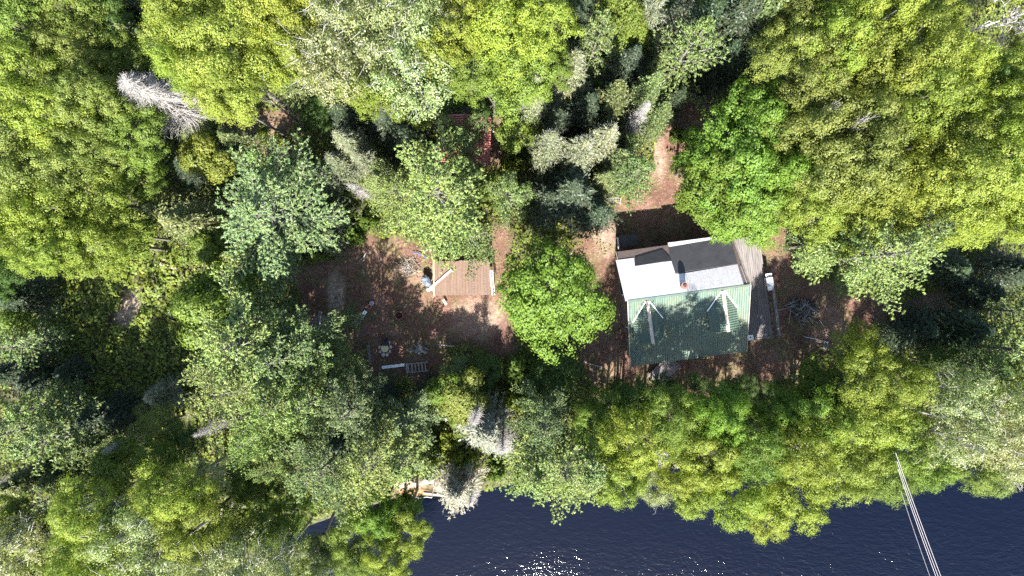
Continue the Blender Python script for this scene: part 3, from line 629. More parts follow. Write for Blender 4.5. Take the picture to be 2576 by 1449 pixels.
single('bare_tree', 1560, 510, 3, 1.3, [('trunk', bare_tree(35, 3.2, 1.4, 5, 'dead_wood', 1.1))], 'brown leafless bush above the cabin landing', 'dead bush')
single('bare_tree', 1552, 1042, 9, 2, [('trunk', bare_tree(37, 12.6, 1.7, 5, 'bark_pale', 1.5))], 'pale bare branches poking through the riverbank trees below the cabin', 'dead tree')
single('bare_tree', 1090, 1232, 3, 1.5, [('trunk', bare_tree(39, 1.6, 1.8, 5, 'dead_twig', 1.6))], 'tangle of pale bare branches lying at the water below the sandy spit', 'dead branches', lean=(.9, 0))
single('bare_tree', 2244, 1045, 9, 2, [('trunk', bare_tree(41, 12.3, 1.8, 5, 'bark_pale', 1.4))], 'pale bare twigs above the pale trees right of the power lines', 'dead tree')
single('bare_tree', 1170, 1165, 3, 1.0, [('trunk', bare_tree(43, 5.5, 1.0, 3, 'bark_brown', 1.4))], 'slender dark forked tree trunk beside the shore larch', 'dead tree')

# undergrowth: one leafy mass between the trees
NU = 260000
ux = rng.uniform(-42, 42, NU); uy = rng.uniform(-24, 25, NU)
def vnoise(x, y, s, seed):
    g_ = np.random.default_rng(seed).random((64, 64)); x = x*s+100; y = y*s+100; xi = np.floor(x).astype(int); yi = np.floor(y).astype(int); fx = x-xi; fy = y-yi; fx = fx*fx*(3-2*fx); fy = fy*fy*(3-2*fy)
    q = lambda a_, b_: g_[(a_) % 64, (b_) % 64]
    return (q(xi, yi)*(1-fx)+q(xi+1, yi)*fx)*(1-fy)+(q(xi, yi+1)*(1-fx)+q(xi+1, yi+1)*fx)*fy
den = vnoise(ux, uy, .35, 1)*.6+vnoise(ux, uy, 1.1, 2)*.4
clr = soil_at(ux, uy); dsh = uy-np.interp(ux, SX, SY)
pxu = ux*PPM+CX; pyu = CY-uy*PPM
dirt = (((pxu-332)/26)**2+((pyu-768)/46)**2 < 1) | (((pxu-314)/28)**2+((pyu-800)/20)**2 < 1) | ((pxu > 990) & (pxu < 1220) & (pyu > 1205))
keep = (dsh > .3) & ~dirt & np.where(clr > .5, (den > .66) & (rng.random(NU) < .34), den > .15)
ux, uy, den, clr = ux[keep], uy[keep], den[keep], clr[keep]; pxu, pyu = pxu[keep], pyu[keep]
hh = (vnoise(ux, uy, .9, 3)**1.5*1.6*(1-.8*clr)+.06)
lush = ((pxu > 90) & (pxu < 470) & (pyu > 600) & (pyu < 1000)); hh = np.where(lush, hh*1.1+.25, hh)
C = np.stack([ux, uy, hh*rng.uniform(.55, 1., len(ux))+.03], 1)
slope = np.stack([-(vnoise(ux+.2, uy, .9, 3)-vnoise(ux-.2, uy, .9, 3))*3, -(vnoise(ux, uy+.2, .9, 3)-vnoise(ux, uy-.2, .9, 3))*3, np.ones(len(ux))], 1)
V_, F_ = leaves(C, slope+rng.normal(size=C.shape)*.4, rng.uniform(.13, .30, len(C))*np.where(clr > .5, .6, np.where(lush, 1.25, 1)), .6)
o = link(bpy.data.objects.new('undergrowth', np_mesh('undergrowth', V_, F_, M['cover']))); o.color = (.140, .185, .030, 1)
tag(o, 'low leafy ferns and brush covering the forest floor', 'undergrowth', kind='stuff')
# litter on the bare soil: short twigs and dead needles
nl_ = 26000; lx = rng.uniform(-20, 36, nl_); ly = rng.uniform(-9, 16, nl_); kk = soil_at(lx, ly) > .5; lx, ly = lx[kk], ly[kk]
th = rng.uniform(0, 6.28, len(lx)); ln = rng.uniform(.04, .22, len(lx))**1.0; zz = rng.uniform(.12, .17, len(lx))
A = np.stack([lx, ly, zz], 1); B = A+np.stack([np.cos(th)*ln, np.sin(th)*ln, rng.normal(size=len(lx))*.02], 1)
o = link(bpy.data.objects.new('leaf_litter', np_mesh('leaf_litter', *sticks(A, B, .008, .005), M['plank_tan']))); tag(o, 'dead twigs and needles scattered over the bare reddish yard', 'litter', kind='stuff')

# ------------------------------------------------------------------ the cabin
CA = R(7.6); C0 = Vector((12.03, -.91, 0)); RIDGE_Y, RIDGE_Z = .62, 5.7; HS, HN, HW = 4.12, 4.05, 4.1
E_S, E_N = 2.9, 3.3; PS = (RIDGE_Z-E_S)/(RIDGE_Y+HS); PN = (RIDGE_Z-E_N)/(HN-RIDGE_Y)
def L(px_, py_, z=0.):
    p_ = at(px_, py_, z)-C0; c_, s_ = math.cos(CA), math.sin(CA); return Vector((p_.x*c_+p_.y*s_, -p_.x*s_+p_.y*c_, z))
def zn(y): return RIDGE_Z-PN*(y-RIDGE_Y)
def zs(y): return RIDGE_Z-PS*(RIDGE_Y-y)
def onroof(px_, py_, f):
    z = 4.5
    for _ in range(12): v = L(px_, py_, z); z = f(v.y)
    return Vector((v.x, v.y, z))
cabin = empty('cabin', (C0.x, C0.y, 0), CA, 'cabin with patchwork roof of white, grey, black and green metal', 'cabin')
wl = MB(); t_ = .15; hw, hs, hn = 3.85, 3.8, 3.75
for x in (-hw, hw-t_):
    wl.prism([(x, -hs, 0.3), (x, hn, 0.3), (x, hn, zn(hn)-.14), (x, RIDGE_Y, RIDGE_Z-.14), (x, -hs, zs(-hs)-.14)], (t_, 0, 0))
wl.box(-hw+t_, hw-t_, -hs, -hs+t_, .3, zs(-hs)-.2); wl.box(-hw+t_, hw-t_, hn-t_, hn, .3, zn(hn)-.2)
wl.build('wall', 'wall_cedar', cabin)
MB().box(-hw+.03, hw-.03, -hs+.03, hn-.03, -.3, .298).build('foundation', 'dead_wood', cabin)
for y in (-1.9, 1.4):
    f = MB().box(-hw-.05, -hw-.003, y-.5, y+.5, 1.3, 2.3).build('window', 'white_paint', cabin); MB().box(-hw-.07, -hw-.053, y-.42, y+.42, 1.38, 2.22).build('pane', 'glass_dark', f)
for x in (-2.2, 1.8):
    f = MB().box(x-.6, x+.6, -hs-.05, -hs-.003, 1.2, 2.3).build('window', 'white_paint', cabin); MB().box(x-.52, x+.52, -hs-.07, -hs-.053, 1.28, 2.22).build('pane', 'glass_dark', f)
f = MB().box(hw+.003, hw+.06, -.2, .75, .95, 2.95).build('door', 'wall_dark', cabin); MB().box(hw+.062, hw+.12, .6, .66, 1.9, 1.96).build('handle', 'steel_grey', f)
# deck boards of the roof
rf = MB(); rf.prism([(-HW, -HS, zs(-HS)-.14), (-HW, RIDGE_Y, RIDGE_Z-.14), (-HW, HN, zn(HN)-.14), (-HW, HN, zn(HN)-.02), (-HW, RIDGE_Y, RIDGE_Z-.02), (-HW, -HS, zs(-HS)-.02)], (2*HW, 0, 0))
roof = rf.build('roof', 'shingle_brown', cabin); roof['label'] = 'patchwork roof over brown shingles'
def corrugated(x0, x1, y0, y1, zf, pitch=.16, amp=.022, off=.03, flip=False, clip=None):
    """ribs along y, z from zf(y)"""
    mb = MB(); n = int((x1-x0)/pitch*4); b = []
    for i in range(n+1):
        x = x0+(x1-x0)*i/n; h = amp*math.sin(2*math.pi*i/4)
        b.append(((x, y0, zf(y0)+off+h), (x, y1, zf(y1)+off+h), (x, y1, zf(y1)+off+h-.012), (x, y0, zf(y0)+off+h-.012)))
    for i in range(n):
        a_, c_ = b[i], b[i+1]; mb.add([a_[0], c_[0], c_[1], a_[1], a_[3], c_[3], c_[2], a_[2]], [(0, 1, 2, 3), (7, 6, 5, 4), (0, 4, 5, 1), (3, 2, 6, 7)])
    return mb
o = corrugated(-HW-.05, HW+.05, -HS-.08, RIDGE_Y-.02, lambda y: zs(y)-.018).build('roof_panels', 'green_metal', roof); o['label'] = 'dark green corrugated metal slope with sun dapples'
def sheet(name, pts, zf, mat, off, th=.012, mb=None, label=None):
    P_ = [onroof(a_, b_, zf) for a_, b_ in pts]; nrm = Vector((0, PN, 1)).normalized() if zf is zn else Vector((0, -PS, 1)).normalized()
    P_ = [v+nrm*off for v in P_]; q = (P_[1]-P_[0]).cross(P_[2]-P_[0])
    if sum((P_[i].x*P_[(i+1) % len(P_)].y-P_[(i+1) % len(P_)].x*P_[i].y) for i in range(len(P_))) < 0: P_.reverse()
    o_ = MB().prism(P_, nrm*th).build(name, mat, roof)
    if label: o_['label'] = label
    return o_
ry = lambda x, z=RIDGE_Z: None
sheet('roof_panels', [(1549, 655), (1595, 649), (1597, 670), (1666, 659.5), (1689, 657), (1699, 689), (1718.5, 688.5), (1730, 736), (1573, 757.5)], zn, 'white_metal', .004, label='bright white metal sheets')
sheet('roof_panels', [(1718.9, 688.2), (1855, 665.2), (1871, 717), (1730.4, 735.8)], zn, 'grey_metal', .006, label='dull grey metal sheets')
o = sheet('roofing_felt', [(1683, 622.5), (1803, 602), (1837, 596), (1855, 664.8), (1699.3, 688.6), (1686, 647)], zn, 'rubber_grey', .045, .03, label='smooth dark grey felt')
sheet('roofing_felt', [(1597.3, 648.5), (1666.6, 628), (1685, 647), (1688.6, 656.5), (1666, 659), (1597.3, 669.5)], zn, 'tar_black', .02, label='black tar patch')
sheet('flashing', [(1679.5, 612.5), (1802.7, 596.5), (1803, 602), (1682.8, 622.3)], zn, 'white_paint', .05, .03)
# standing ribs over the white and grey sheets
rb_ = MB()
for k_ in range(15):
    x = -HW+.35+k_*.55
    y1 = 2.4 if x < -.3 else 1.9
    nn = Vector((0, PN, 1)).normalized()
    if x > .2: y1 = 1.9
    rb_.bar(Vector((x, RIDGE_Y+.12, zn(RIDGE_Y+.12)))+nn*.024, Vector((x, y1, zn(y1)))+nn*.024, .03, .018, nn)
rb_.build('ribs', 'grey_metal', roof)
MB().bar((-HW-.06, RIDGE_Y-.06, RIDGE_Z+.03), (HW+.06, RIDGE_Y-.06, RIDGE_Z+.03), .14, .012).build('ridge_cap', 'green_metal', roof)
# fascia boards along the gable edges
fb = MB()
for x in (-HW-.09, HW+.09):
    fb.bar((x, -HS, zs(-HS)-.06), (x, RIDGE_Y, RIDGE_Z-.06), .03, .16); fb.bar((x, RIDGE_Y, RIDGE_Z-.06), (x, HN, zn(HN)-.06), .03, .16)
fb.build('fascia', 'plank_pale', cabin)
# two gabled dormers on the green slope
def dormer(apx, apy, epx, epy):
    a_ = onroof(apx, apy, zs); zr = zs(min(a_.y, RIDGE_Y-.12))+.05; e_ = L(epx, epy, zr); x = (a_.x+e_.x)/2; y1 = e_.y; y0 = RIDGE_Y-.1; W = 1.02; pd = .78; ze = zr-pd*W
    dm = MB()   # cheeks and front
    yb = lambda z: RIDGE_Y-(RIDGE_Z-z)/PS
    for s_ in (-1, 1):
        xx = x+s_*(W-.14); zt = ze+.10
        dm.prism([(xx, y1+.15, zs(y1+.15)-.03), (xx, yb(zt), zt-.03), (xx, y1+.15, zt-.03)], (-.06*s_, 0, 0))
    dm.prism([(x-W+.2, y1+.12, zs(y1)-.03), (x+W-.2, y1+.12, zs(y1)-.03), (x+W-.2, y1+.12, ze+.1), (x, y1+.12, zr-.08), (x-W+.2, y1+.12, ze+.1)], (0, .08, 0))
    d_ = dm.build('dormer', 'wall_cedar', cabin)
    f_ = MB().box(x-.35, x+.35, y1+.06, y1+.117, zs(y1)+.15, zs(y1)+.85).build('window', 'white_paint', d_)
    # corrugated slopes, ribs running down from the ridge
    dr_ = MB()
    for s_ in (-1, 1):
        n = int((y0-y1)/.16*4)
        for i in range(n):
            ya, yb_ = y1+(y0-y1)*i/n, y1+(y0-y1)*(i+1)/n
            def edge(yq, k_):
                h = .022*math.sin(2*math.pi*k_/4); zv = zs(yq)
                wv = W if zv <= ze else max(.03, (zr-zv)/pd)
                return (x, yq, zr+h), (x+s_*wv, yq, zr-pd*wv+h)
            p0, q0 = edge(ya, i); p1, q1 = edge(yb_, i+1); dn = Vector((0, 0, -.014))
            vs = [Vector(v) for v in (p0, q0, q1, p1)]; dr_.add(vs+[v+dn for v in vs], [(0, 1, 2, 3), (7, 6, 5, 4), (0, 4, 5, 1), (1, 5, 6, 2)])
    dr_.build('dormer_roof', 'green_metal', d_)
    MB().bar((x, y1-.02, zr+.05), (x, y0-.1, zr+.05), .22, .035).build('ridge_cap', 'ridge_tan', d_)
    fl = MB(); yv = yb(ze)
    for s_ in (-1, 1):
        A_ = Vector((x+s_*.12, y0-.12, zr+.03)); B_ = Vector((x+s_*(W+.02), yv-.0, ze+.07)); fl.bar(A_, B_, .07, .02, (0, -.4, 1))
    fl.build('valley_flashing', 'white_paint', d_)
    return d_
dormer(1628, 760, 1643, 863); dormer(1818, 732, 1832, 834)
p_ = onroof(1718, 719, zn); ch = MB().lathe([(.20, -.15), (.20, .42), (.24, .43), (.24, .52), (.13, .53), (.13, .60)], 18, p_).build('chimney', 'brick_red', cabin)
MB().lathe([(.11, .601), (.115, .62)], 16, p_).build('flue', 'black_soft', ch)
p_ = L(1872, 742, 3.6); MB().lathe([(.05, -2.8), (.05, 0), (.20, .02), (.23, .10), (.1, .2), (.03, .22)], 18, (HW+.36, p_.y, 3.2)).build('vent_hood', 'plank_pale', cabin)
# deck along the east side
DX0, DX1, DY0, DY1, DZ = hw+.02, 7.0, -3.55, 3.95, .75
deck = MB()
n = int((DX1-DX0)/.145)
for k_ in range(n):
    x = DX0+k_*.145; deck.box(x, x+.132, DY0+random.uniform(-.05, .03), DY1+random.uniform(-.06, .08) if k_ < n-1 else DY1, DZ-.04, DZ+random.uniform(-.004, .006))
dk_ = deck.build('deck', 'plank_grey', cabin)
fr = MB()
for y in (DY0+.2, -1, 1.5, DY1-.2):
    fr.box(DX0, DX1, y-.04, y+.04, DZ-.2, DZ-.042)
    for x in (DX0+.3, DX1-.1): fr.box(x-.05, x+.05, y-.05, y+.05, -.2, DZ-.203)
fr.build('deck_frame', 'dead_wood', dk_)
rl = MB()
for y in np.linspace(DY0+.05, -.15, 5): rl.box(DX1+.02, DX1+.11, y-.045, y+.045, -.1, DZ+.95)
for z in (DZ+.35, DZ+.93): rl.bar((DX1+.135, DY0, z), (DX1+.135, -.1, z), .045, .10)
rl.bar((DX1+.04, DY0, DZ+1.0), (DX1+.04, -.1, DZ+1.0), .16, .035)
rl.bar((DX0+.3, DY0-.1, DZ+.0), (DX1, DY0-.1, DZ+.0), .10, .10)
rl.build('railing', 'plank_grey', dk_)
# landing at the north-west corner and walkway to the river
a_ = L(1580, 605, 1.6); ld = MB()
for k_ in range(9): ld.box(a_.x-.68+k_*.152, a_.x-.68+k_*.152+.14, a_.y-.42, a_.y+.42, 1.52, 1.58)
for x in (-.6, .6): ld.box(a_.x+x-.05, a_.x+x+.05, a_.y+.3, a_.y+.4, -.1, 1.518)
o = ld.build('landing', 'wall_dark', cabin)
q = L(1555, 612, 1.8); MB().bar((q.x, q.y-.42, 1.75), (q.x+.02, q.y+.42, 1.75), .10, .06).build('rail', 'plank_pale', cabin)
A_, B_ = at(1697, 908, .5), at(1640, 962, .4); dv = (B_-A_).normalized(); sv = Vector((-dv.y, dv.x, 0)); wk = MB(); nlen = (B_-A_).length
for k_ in range(int(nlen/.15)):
    c_ = A_+dv*(k_*.15); wk.bar(c_-sv*.62+Vector((0, 0, random.uniform(-.006, .006))), c_+sv*.62, .135, .04)
for s_ in (-.5, .5): wk.bar(A_+sv*s_-Vector((0, 0, .10)), B_+sv*s_-Vector((0, 0, .10)), .08, .14)
for s_ in (-.5, .5):
    for c_ in (A_+dv*.3, B_-dv*.3): wk.bar(c_+sv*s_-Vector((0, 0, .6)), c_+sv*s_-Vector((0, 0, .175)), .08, .08)
o = wk.build('walkway', 'plank_grey'); tag(o, 'grey plank walkway leading from the green roof towards the river', 'walkway')

# things on and around the deck
def at0(px_, py_, z=0.): return at(px_, py_, z)
def thing(name, px_, py_, z, rz, label, cat, group=None):
    v = at(px_, py_, z); return empty(name, (v.x, v.y, z), rz, label, cat, group)
g_ = thing('gas_grill', 1927, 709, DZ+.006, CA+R(1), 'silver-white barbecue grill standing on the outer edge of the deck', 'grill')
MB().box(-.24, .24, -.30, .32, .35, .82).build('firebox', 'steel_grey', g_, bevel=.02)
lid = MB(); pr = [(.26*math.cos(t__), .20*math.sin(t__)) for t__ in np.linspace(0, math.pi, 9)]; lid.prism([(x, -.30, .825+z) for x, z in pr], (0, .62, 0)); lo = lid.build('lid', 'steel_grey', g_)
MB().bar((-.30, -.22, .93), (-.30, .22, .93), .03, .03).build('handle', 'black_soft', lo)
MB().box(-.22, .22, .325, .60, .76, .80).build('side_shelf', 'white_paint', g_); MB().box(-.22, .22, -.62, -.305, .76, .80).build('side_shelf', 'white_paint', g_)
for x in (-.2, .2):
    for y in (-.26, .28): MB().box(x-.02, x+.02, y-.02, y+.02, 0, .349).build('leg', 'black_soft', g_)
g_ = thing('plastic_stool', 1884, 848, DZ+.006, CA, 'small white square stool on the lower corner of the deck', 'stool')
MB().box(-.19, .19, -.19, .19, .40, .44).build('seat', 'white_paint', g_, bevel=.012); MB().lathe([(.05, .441), (.05, .447)], 14).build('seat_hole', 'black_soft', g_)
for x in (-.16, .16):
    for y in (-.16, .16): MB().bar((x*1.1, y*1.1, 0), (x, y, .398), .04, .04).build('leg', 'white_paint', g_)
# brush pile
def pile(name, px_, py_, rx, ry, n, mats, label, cat, seed, ln=(.4, 1.5), h=.5, rad=(.02, .05)):
    r = random.Random(seed); root = thing(name, px_, py_, 0, 0, label, cat); groups = {m_: MB() for m_ in mats}
    for k_ in range(n):
        m_ = r.choice(mats); x, y = r.gauss(0, rx*.45), r.gauss(0, ry*.45); hz_ = max(.06, h*(1-(x/rx)**2*.5-(y/ry)**2*.5))*r.uniform(.2, 1); th_ = r.uniform(0, math.pi); l_ = r.uniform(*ln)/2; dz = r.uniform(-.1, .1)
        groups[m_].tube([(x-math.cos(th_)*l_, y-math.sin(th_)*l_, max(.05, hz_-dz)), (x+r.uniform(-.05, .05), y+r.uniform(-.05, .05), hz_+.02), (x+math.cos(th_)*l_, y+math.sin(th_)*l_, max(.05, hz_+dz))], [r.uniform(*rad), r.uniform(*rad), .012], 5)
    for m_, mb in groups.items():
        if mb.v: mb.build('branches', m_, root)
    return root
pile('brush_pile', 2018, 777, 1.25, .85, 150, ['dead_wood', 'bark_grey', 'bark_brown', 'wall_dark'], 'brush pile of grey logs and cut branches right of the deck', 'brush pile', 5)
def stick(px0, py0, px1, py1, rad, mat, name, label, cat, z=.14, bend=.05, group=None, z1=None):
    a_, b_ = at(px0, py0, z), at(px1, py1, z1 if z1 is not None else z); m_ = a_.lerp(b_, .5)+Vector((bend, -bend, 0))
    o_ = MB().tube([(0, 0, 0), m_-a_, b_-a_], [rad, rad*.9, rad*.6], 6).build(name, mat); o_.location = a_; return tag(o_, label, cat, group)
GS = 'fallen branches lying on the ground'
stick(2012, 784, 2041, 803, .035, 'plank_pale', 'fallen_branch', 'straight pale pole lying at the foot of the brush pile', 'branch', .25, group=GS)
stick(2062, 806, 2071, 820, .025, 'plank_pale', 'fallen_branch', 'short pale stick below the right end of the brush pile', 'branch', group=GS)
stick(2071, 836, 2106, 862, .025, 'dead_wood', 'fallen_branch', 'long thin stick between the brush pile and the low rack', 'branch', group=GS)
# low rack / saw-horse of thin bars
g_ = thing('metal_rack', 2052, 862, .1, R(-12), 'thin pale metal rack frame lying below the brush pile', 'rack'); mb = MB()
mb.tube([(-.95, .25, .05), (.2, .28, .05)], .022, 5).tube([(.1, .25, .05), (.75, .22, .05)], .018, 5); mb.build('rail', 'steel_grey', g_)
mb = MB()
for x in (.62, .85): mb.tube([(x, -.35, .06), (x, .3, .06)], .02, 5)
for y in (-.3, -.03, .2): mb.tube([(.58, y, .09), (.9, y, .09)], .018, 5)
mb.build('end_frame', 'white_paint', g_)

# ------------------------------------------------------------------ brown-roofed shed
sh_ = thing('shed', 1163, 699, 2.2, R(1.0), 'small shed with tan board roof between the round maple and the broad pine', 'shed'); sh_.location.z = 0
sw, sdp = mlen(139, 2.2)/2, mlen(86, 2.2)/2
mb = MB(); mb.box(-sw+.2, -sw+.28, -sdp+.15, sdp-.15, -.1, 2.0).box(sw-.28, sw-.2, -sdp+.15, sdp-.15, -.1, 2.0).box(-sw+.281, sw-.281, sdp-.23, sdp-.15, -.1, 2.05).box(-sw+.281, sw-.281, -sdp+.15, -sdp+.23, -.1, 2.0)
mb.build('wall', 'wall_cedar', sh_)
mb = MB(); nb_ = 18
for k_ in range(nb_):
    x0 = -sw+2*sw*k_/nb_; mb.box(x0+.004, x0+2*sw/nb_-.004, -sdp+random.uniform(-.03, .02), sdp+random.uniform(-.02, .03), 2.10+.05*random.random()*.3, 2.16+random.uniform(0, .012))
ro = mb.build('roof', 'shed_board', sh_)
MB().box(-sw+.1, sw-.1, -sdp+.1, sdp-.1, 2.03, 2.09).build('roof_deck', 'wall_dark', ro)
mb = MB()
for k_ in range(22): mb.box(sw*.30, sw*.43, -sdp+.06+k_*.118, -sdp+.06+k_*.118+.045, 2.172, 2.182); mb.box(sw*.74, sw*.86, -sdp+.06+k_*.118, -sdp+.06+k_*.118+.03, 2.172, 2.18)
mb.build('battens', 'shingle_brown', ro)
MB().bar((-sw-.08, -sdp-.05, 2.2), (-sw-.05, sdp+.12, 2.2), .09, .09).build('edge_beam', 'plank_tan', ro)
o = MB().bar((0, 0, 0), (1.60, 1.40, .02), .15, .03).build('plank', 'plank_pale'); o.location = at(1081, 727, 2.27); o.location.z = 2.27; tag(o, 'long pale plank lying diagonally over the edge of the tan shed roof', 'plank')
g_ = thing('window_frame', 1235, 711, 1.9, R(5), 'white ladder-like window frame leaning on the right side of the shed', 'window frame'); g_.location.z = 0; mb = MB()
for x in (-.06, .22): mb.bar((x*.6+.06, -.9, 1.95 if x < 0 else 1.6), (x*.6+.03, .9, 1.95 if x < 0 else 1.6), .06 if x < 0 else .035, .05)
for k_ in range(15): mb.bar((.02, -.84+k_*.12, 1.93), (.16, -.84+k_*.12, 1.62), .018, .02)
for y in (-.88, .88): mb.bar((.10, y, 0), (.04, y, 1.9), .05, .05)
mb.build('frame', 'white_paint', g_)
g_ = thing('junk_heap', 1078, 714, .3, R(25), 'heap under blue-grey tarp at the left side of the shed', 'tarp heap'); mb = MB()
mb.blob((0, .25, .28), .38, 3, (.8, 1.3, .8), 12); mb.build('tarp', 'grey_tarp', g_)
mb = MB().blob((-.12, -.4, .2), .17, 4, (1.2, .9, .8)).blob((.15, -.5, .15), .13, 8, (1, 1.2, .8)); mb.build('bag', 'stone_white', g_)
g_ = thing('step_board', 1119, 760, .2, R(-58), 'small grey board lying below the left corner of the shed', 'board')
MB().box(-.22, .22, -.085, .085, 0, .05).build('board', 'plank_pale', g_, bevel=.008)
MB().box(-.12, .12, -.02, .02, .052, .062).build('groove', 'dead_wood', g_)
mb = MB(); a_ = at(1038, 636, .18); mb.tube([(0, 0, 0), (.35, -.04, .03), (.75, -.2, .02), (1.03, -.42, 0)], .028, 6); o = mb.build('hose', 'blue_plastic'); o.location = a_; tag(o, 'blue hose piece on the ground above left of the shed', 'hose')
# roots and tangle by the shed
pile('brush_heap', 1030, 672, .9, .75, 90, ['dead_wood', 'bark_brown'], 'low heap of dark twigs left of the shed', 'brush heap', 8, (.3, 1.0), .25, (.01, .02))
pile('rubble_heap', 1075, 708, .35, .3, 26, ['stone_white', 'dead_wood'], 'small heap of whitish sticks beside the tarp', 'rubble', 9, (.1, .35), .2, (.03, .06))
# ------------------------------------------------------------------ hut with the red roof
h_ = thing('hut', 1170, 350, 2.4, R(-2), 'hut with faded red corrugated roof mostly hidden under pines', 'hut'); h_.location.z = 0
hw2, hd2 = mlen(128, 2.4)/2, mlen(118, 2.4)/2
MB().box(-hw2+.2, hw2-.2, -hd2+.2, hd2-.2, -.1, 2.25).build('wall', 'wall_dark', h_)
mb = MB(); n = int(2*hd2/.17*4)
for s_ in (-1, 1):
    for i in range(n):
        ya, yb2 = -hd2+2*hd2*i/n, -hd2+2*hd2*(i+1)/n; za, zb = .025*math.sin(math.pi/2*i), .025*math.sin(math.pi/2*(i+1)); vs = [(0, ya, 2.9+za), (s_*hw2, ya, 2.35+za), (s_*hw2, yb2, 2.35+zb), (0, yb2, 2.9+zb)]
        mb.add(vs+[(v[0], v[1], v[2]-.02) for v in vs], [(0, 1, 2, 3), (7, 6, 5, 4), (0, 4, 5, 1), (1, 5, 6, 2)])
ro = mb.build('roof', 'red_metal', h_)
MB().bar((0, -hd2, 2.96), (0, hd2, 2.96), .22, .03).build('ridge_cap', 'rust_red', ro)
stick(1238, 329, 1252, 336, .05, 'plank_pale', 'log', 'short pale log end sticking out right of the red-roofed hut', 'log', .8)
# ------------------------------------------------------------------ yard objects
g_ = thing('fire_ring', 969, 876, .08, 0, 'stone fire ring covered by a round pale yellow lid', 'fire pit')
for k_ in range(9):
    th_ = k_*2*math.pi/9+.2
    if 1.1 < th_ < 2.3: continue
    MB().blob((.42*math.cos(th_), .5*math.sin(th_), .05), random.uniform(.10, .15), k_, (1, 1.2, .7), 8).build('stone', 'stone_white', g_)
MB().lathe([(.24, 0), (.27, .12), (.27, .16)], 20).build('ring', 'rust_red', g_); MB().lathe([(.29, .165), (.29, .185), (.05, .20)], 24).build('lid', 'lid_yellow', g_)
g_ = thing('camp_chair', 972, 862, .08, R(8), 'low dark camp chair on the far side of the stone fire ring', 'chair')
MB().box(-.24, .24, -.2, .2, .25, .29).build('seat', 'black_soft', g_, bevel=.01); MB().bar((0, .2, .27), (0, .38, .72), .46, .03, (0, 1, 0)).build('backrest', 'black_soft', g_)
for x in (-.22, .22):
    for y in (-.17, .17): MB().bar((x, y, 0), (x, y, .249), .03, .03).build('leg', 'steel_grey', g_)
g_ = thing('fire_drum', 1006, 793, .05, 0, 'rusty red round fire drum in the shaded yard', 'drum'); MB().lathe([(.27, 0), (.30, .02), (.30, .42), (.33, .43), (.33, .46), (.26, .46), (.26, .08), (.02, .06)], 22).build('drum', 'rust_red', g_)
MB().blob((0, 0, .12), .2, 2, (1, 1, .4)).build('ash', 'black_soft', g_)
g_ = thing('bucket', 937, 763, .1, 0, 'round whitish bucket beside the terracotta pot', 'bucket'); MB().lathe([(.12, 0), (.15, .3), (.16, .31), (.16, .33), (.13, .33), (.11, .04)], 18).build('bucket_body', 'steel_grey', g_); MB().tube([(-.155, 0, .31), (-.1, -.13, .34), (.1, -.13, .34), (.155, 0, .31)], .008, 5).build('handle', 'steel_grey', g_)
g_ = thing('flower_pot', 931, 771, .1, 0, 'terracotta pot below the whitish bucket', 'pot'); MB().lathe([(.10, 0), (.15, .26), (.17, .26), (.17, .32), (.13, .32), (.11, .2), (.02, .2)], 18).build('pot', 'terracotta', g_); MB().lathe([(.125, .24), (.02, .25)], 12).build('soil', 'wall_dark', g_)
def slab(px_, py_, rz, lx_, ly_, label, mat='dead_wood'):
    g2 = thing('stepping_slab', px_, py_, .1, rz, label, 'slab', 'flat slabs edging the yard')
    mb = MB(); mb.box(-lx_/2, lx_/2, -ly_/2, ly_/2, 0, .10); mb.build('slab', mat, g2, bevel=.02); return g2
slab(908, 797, R(57), .62, .42, 'grey rectangular slab just below the terracotta pot', 'plank_pale'); slab(918, 786, R(50), .30, .28, 'small whitish slab touching the grey rectangular slab', 'white_paint'); slab(897, 812, R(32), .72, .40, 'larger pale slab farthest from the terracotta pot', 'plank_pale')
def planks(name, px0, py0, px1, py1, z, wd, n, mat, label, cat, legs=True):
    a_, b_ = at(px0, py0, z), at(px1, py1, z); e = empty(name, (a_.x, a_.y, 0), math.atan2(b_.y-a_.y, b_.x-a_.x), label, cat); l_ = (b_-a_).length; mb = MB()
    for k_ in range(n): y = (k_-(n-1)/2)*wd/n; mb.box(-.02*k_, l_+.02*k_, y-wd/n*.45, y+wd/n*.45, z-.04, z)
    mb.build('seat', mat, e)
    if legs:
        for x in (.2, l_-.2): MB().box(x-.05, x+.05, -wd/2+.03, wd/2-.03, -.05, z-.041).build('leg', mat, e)
    return e
planks('bench', 926, 868, 932, 917, .42, .24, 2, 'plank_grey', 'long weathered grey bench along the left edge of the yard', 'bench')
planks('bench', 961, 924.5, 1017, 918, .42, .22, 2, 'white_paint', 'peeling white plank bench at the bottom of the yard', 'bench')
g_ = thing('wooden_pallet', 1052, 924, .35, R(6), 'grey slatted wooden pallet frame beside the white bench', 'pallet'); mb = MB()
for y in (-.32, .32): mb.bar((-.8, y, 0), (.75, y, 0), .07, .07)
for x in (-.72, -.45, -.2, .05, .3, .55): mb.bar((x, -.36, .055), (x, .36, .055), .09, .03)
mb.bar((-.84, -.42, .02), (-.84, .42, .02), .10, .12); mb.build('slats', 'dead_wood', g_)
mb = MB()
for x in (-.75, .7):
    for y in (-.3, .3): mb.box(x-.04, x+.04, y-.04, y+.04, -.4, -.036)
mb.build('leg', 'dead_wood', g_)
pile('board_heap', 1058, 878, .45, .35, 34, ['dead_wood', 'plank_pale', 'grey_tarp'], 'heap of grey boards and junk above the pallet frame', 'junk heap', 12, (.2, .8), .3, (.02, .05))
stick(1022, 882, 1037, 872, .018, 'plank_pale', 'fallen_branch', 'curved pale stick left of the board heap', 'branch', .15, .1, group=GS)
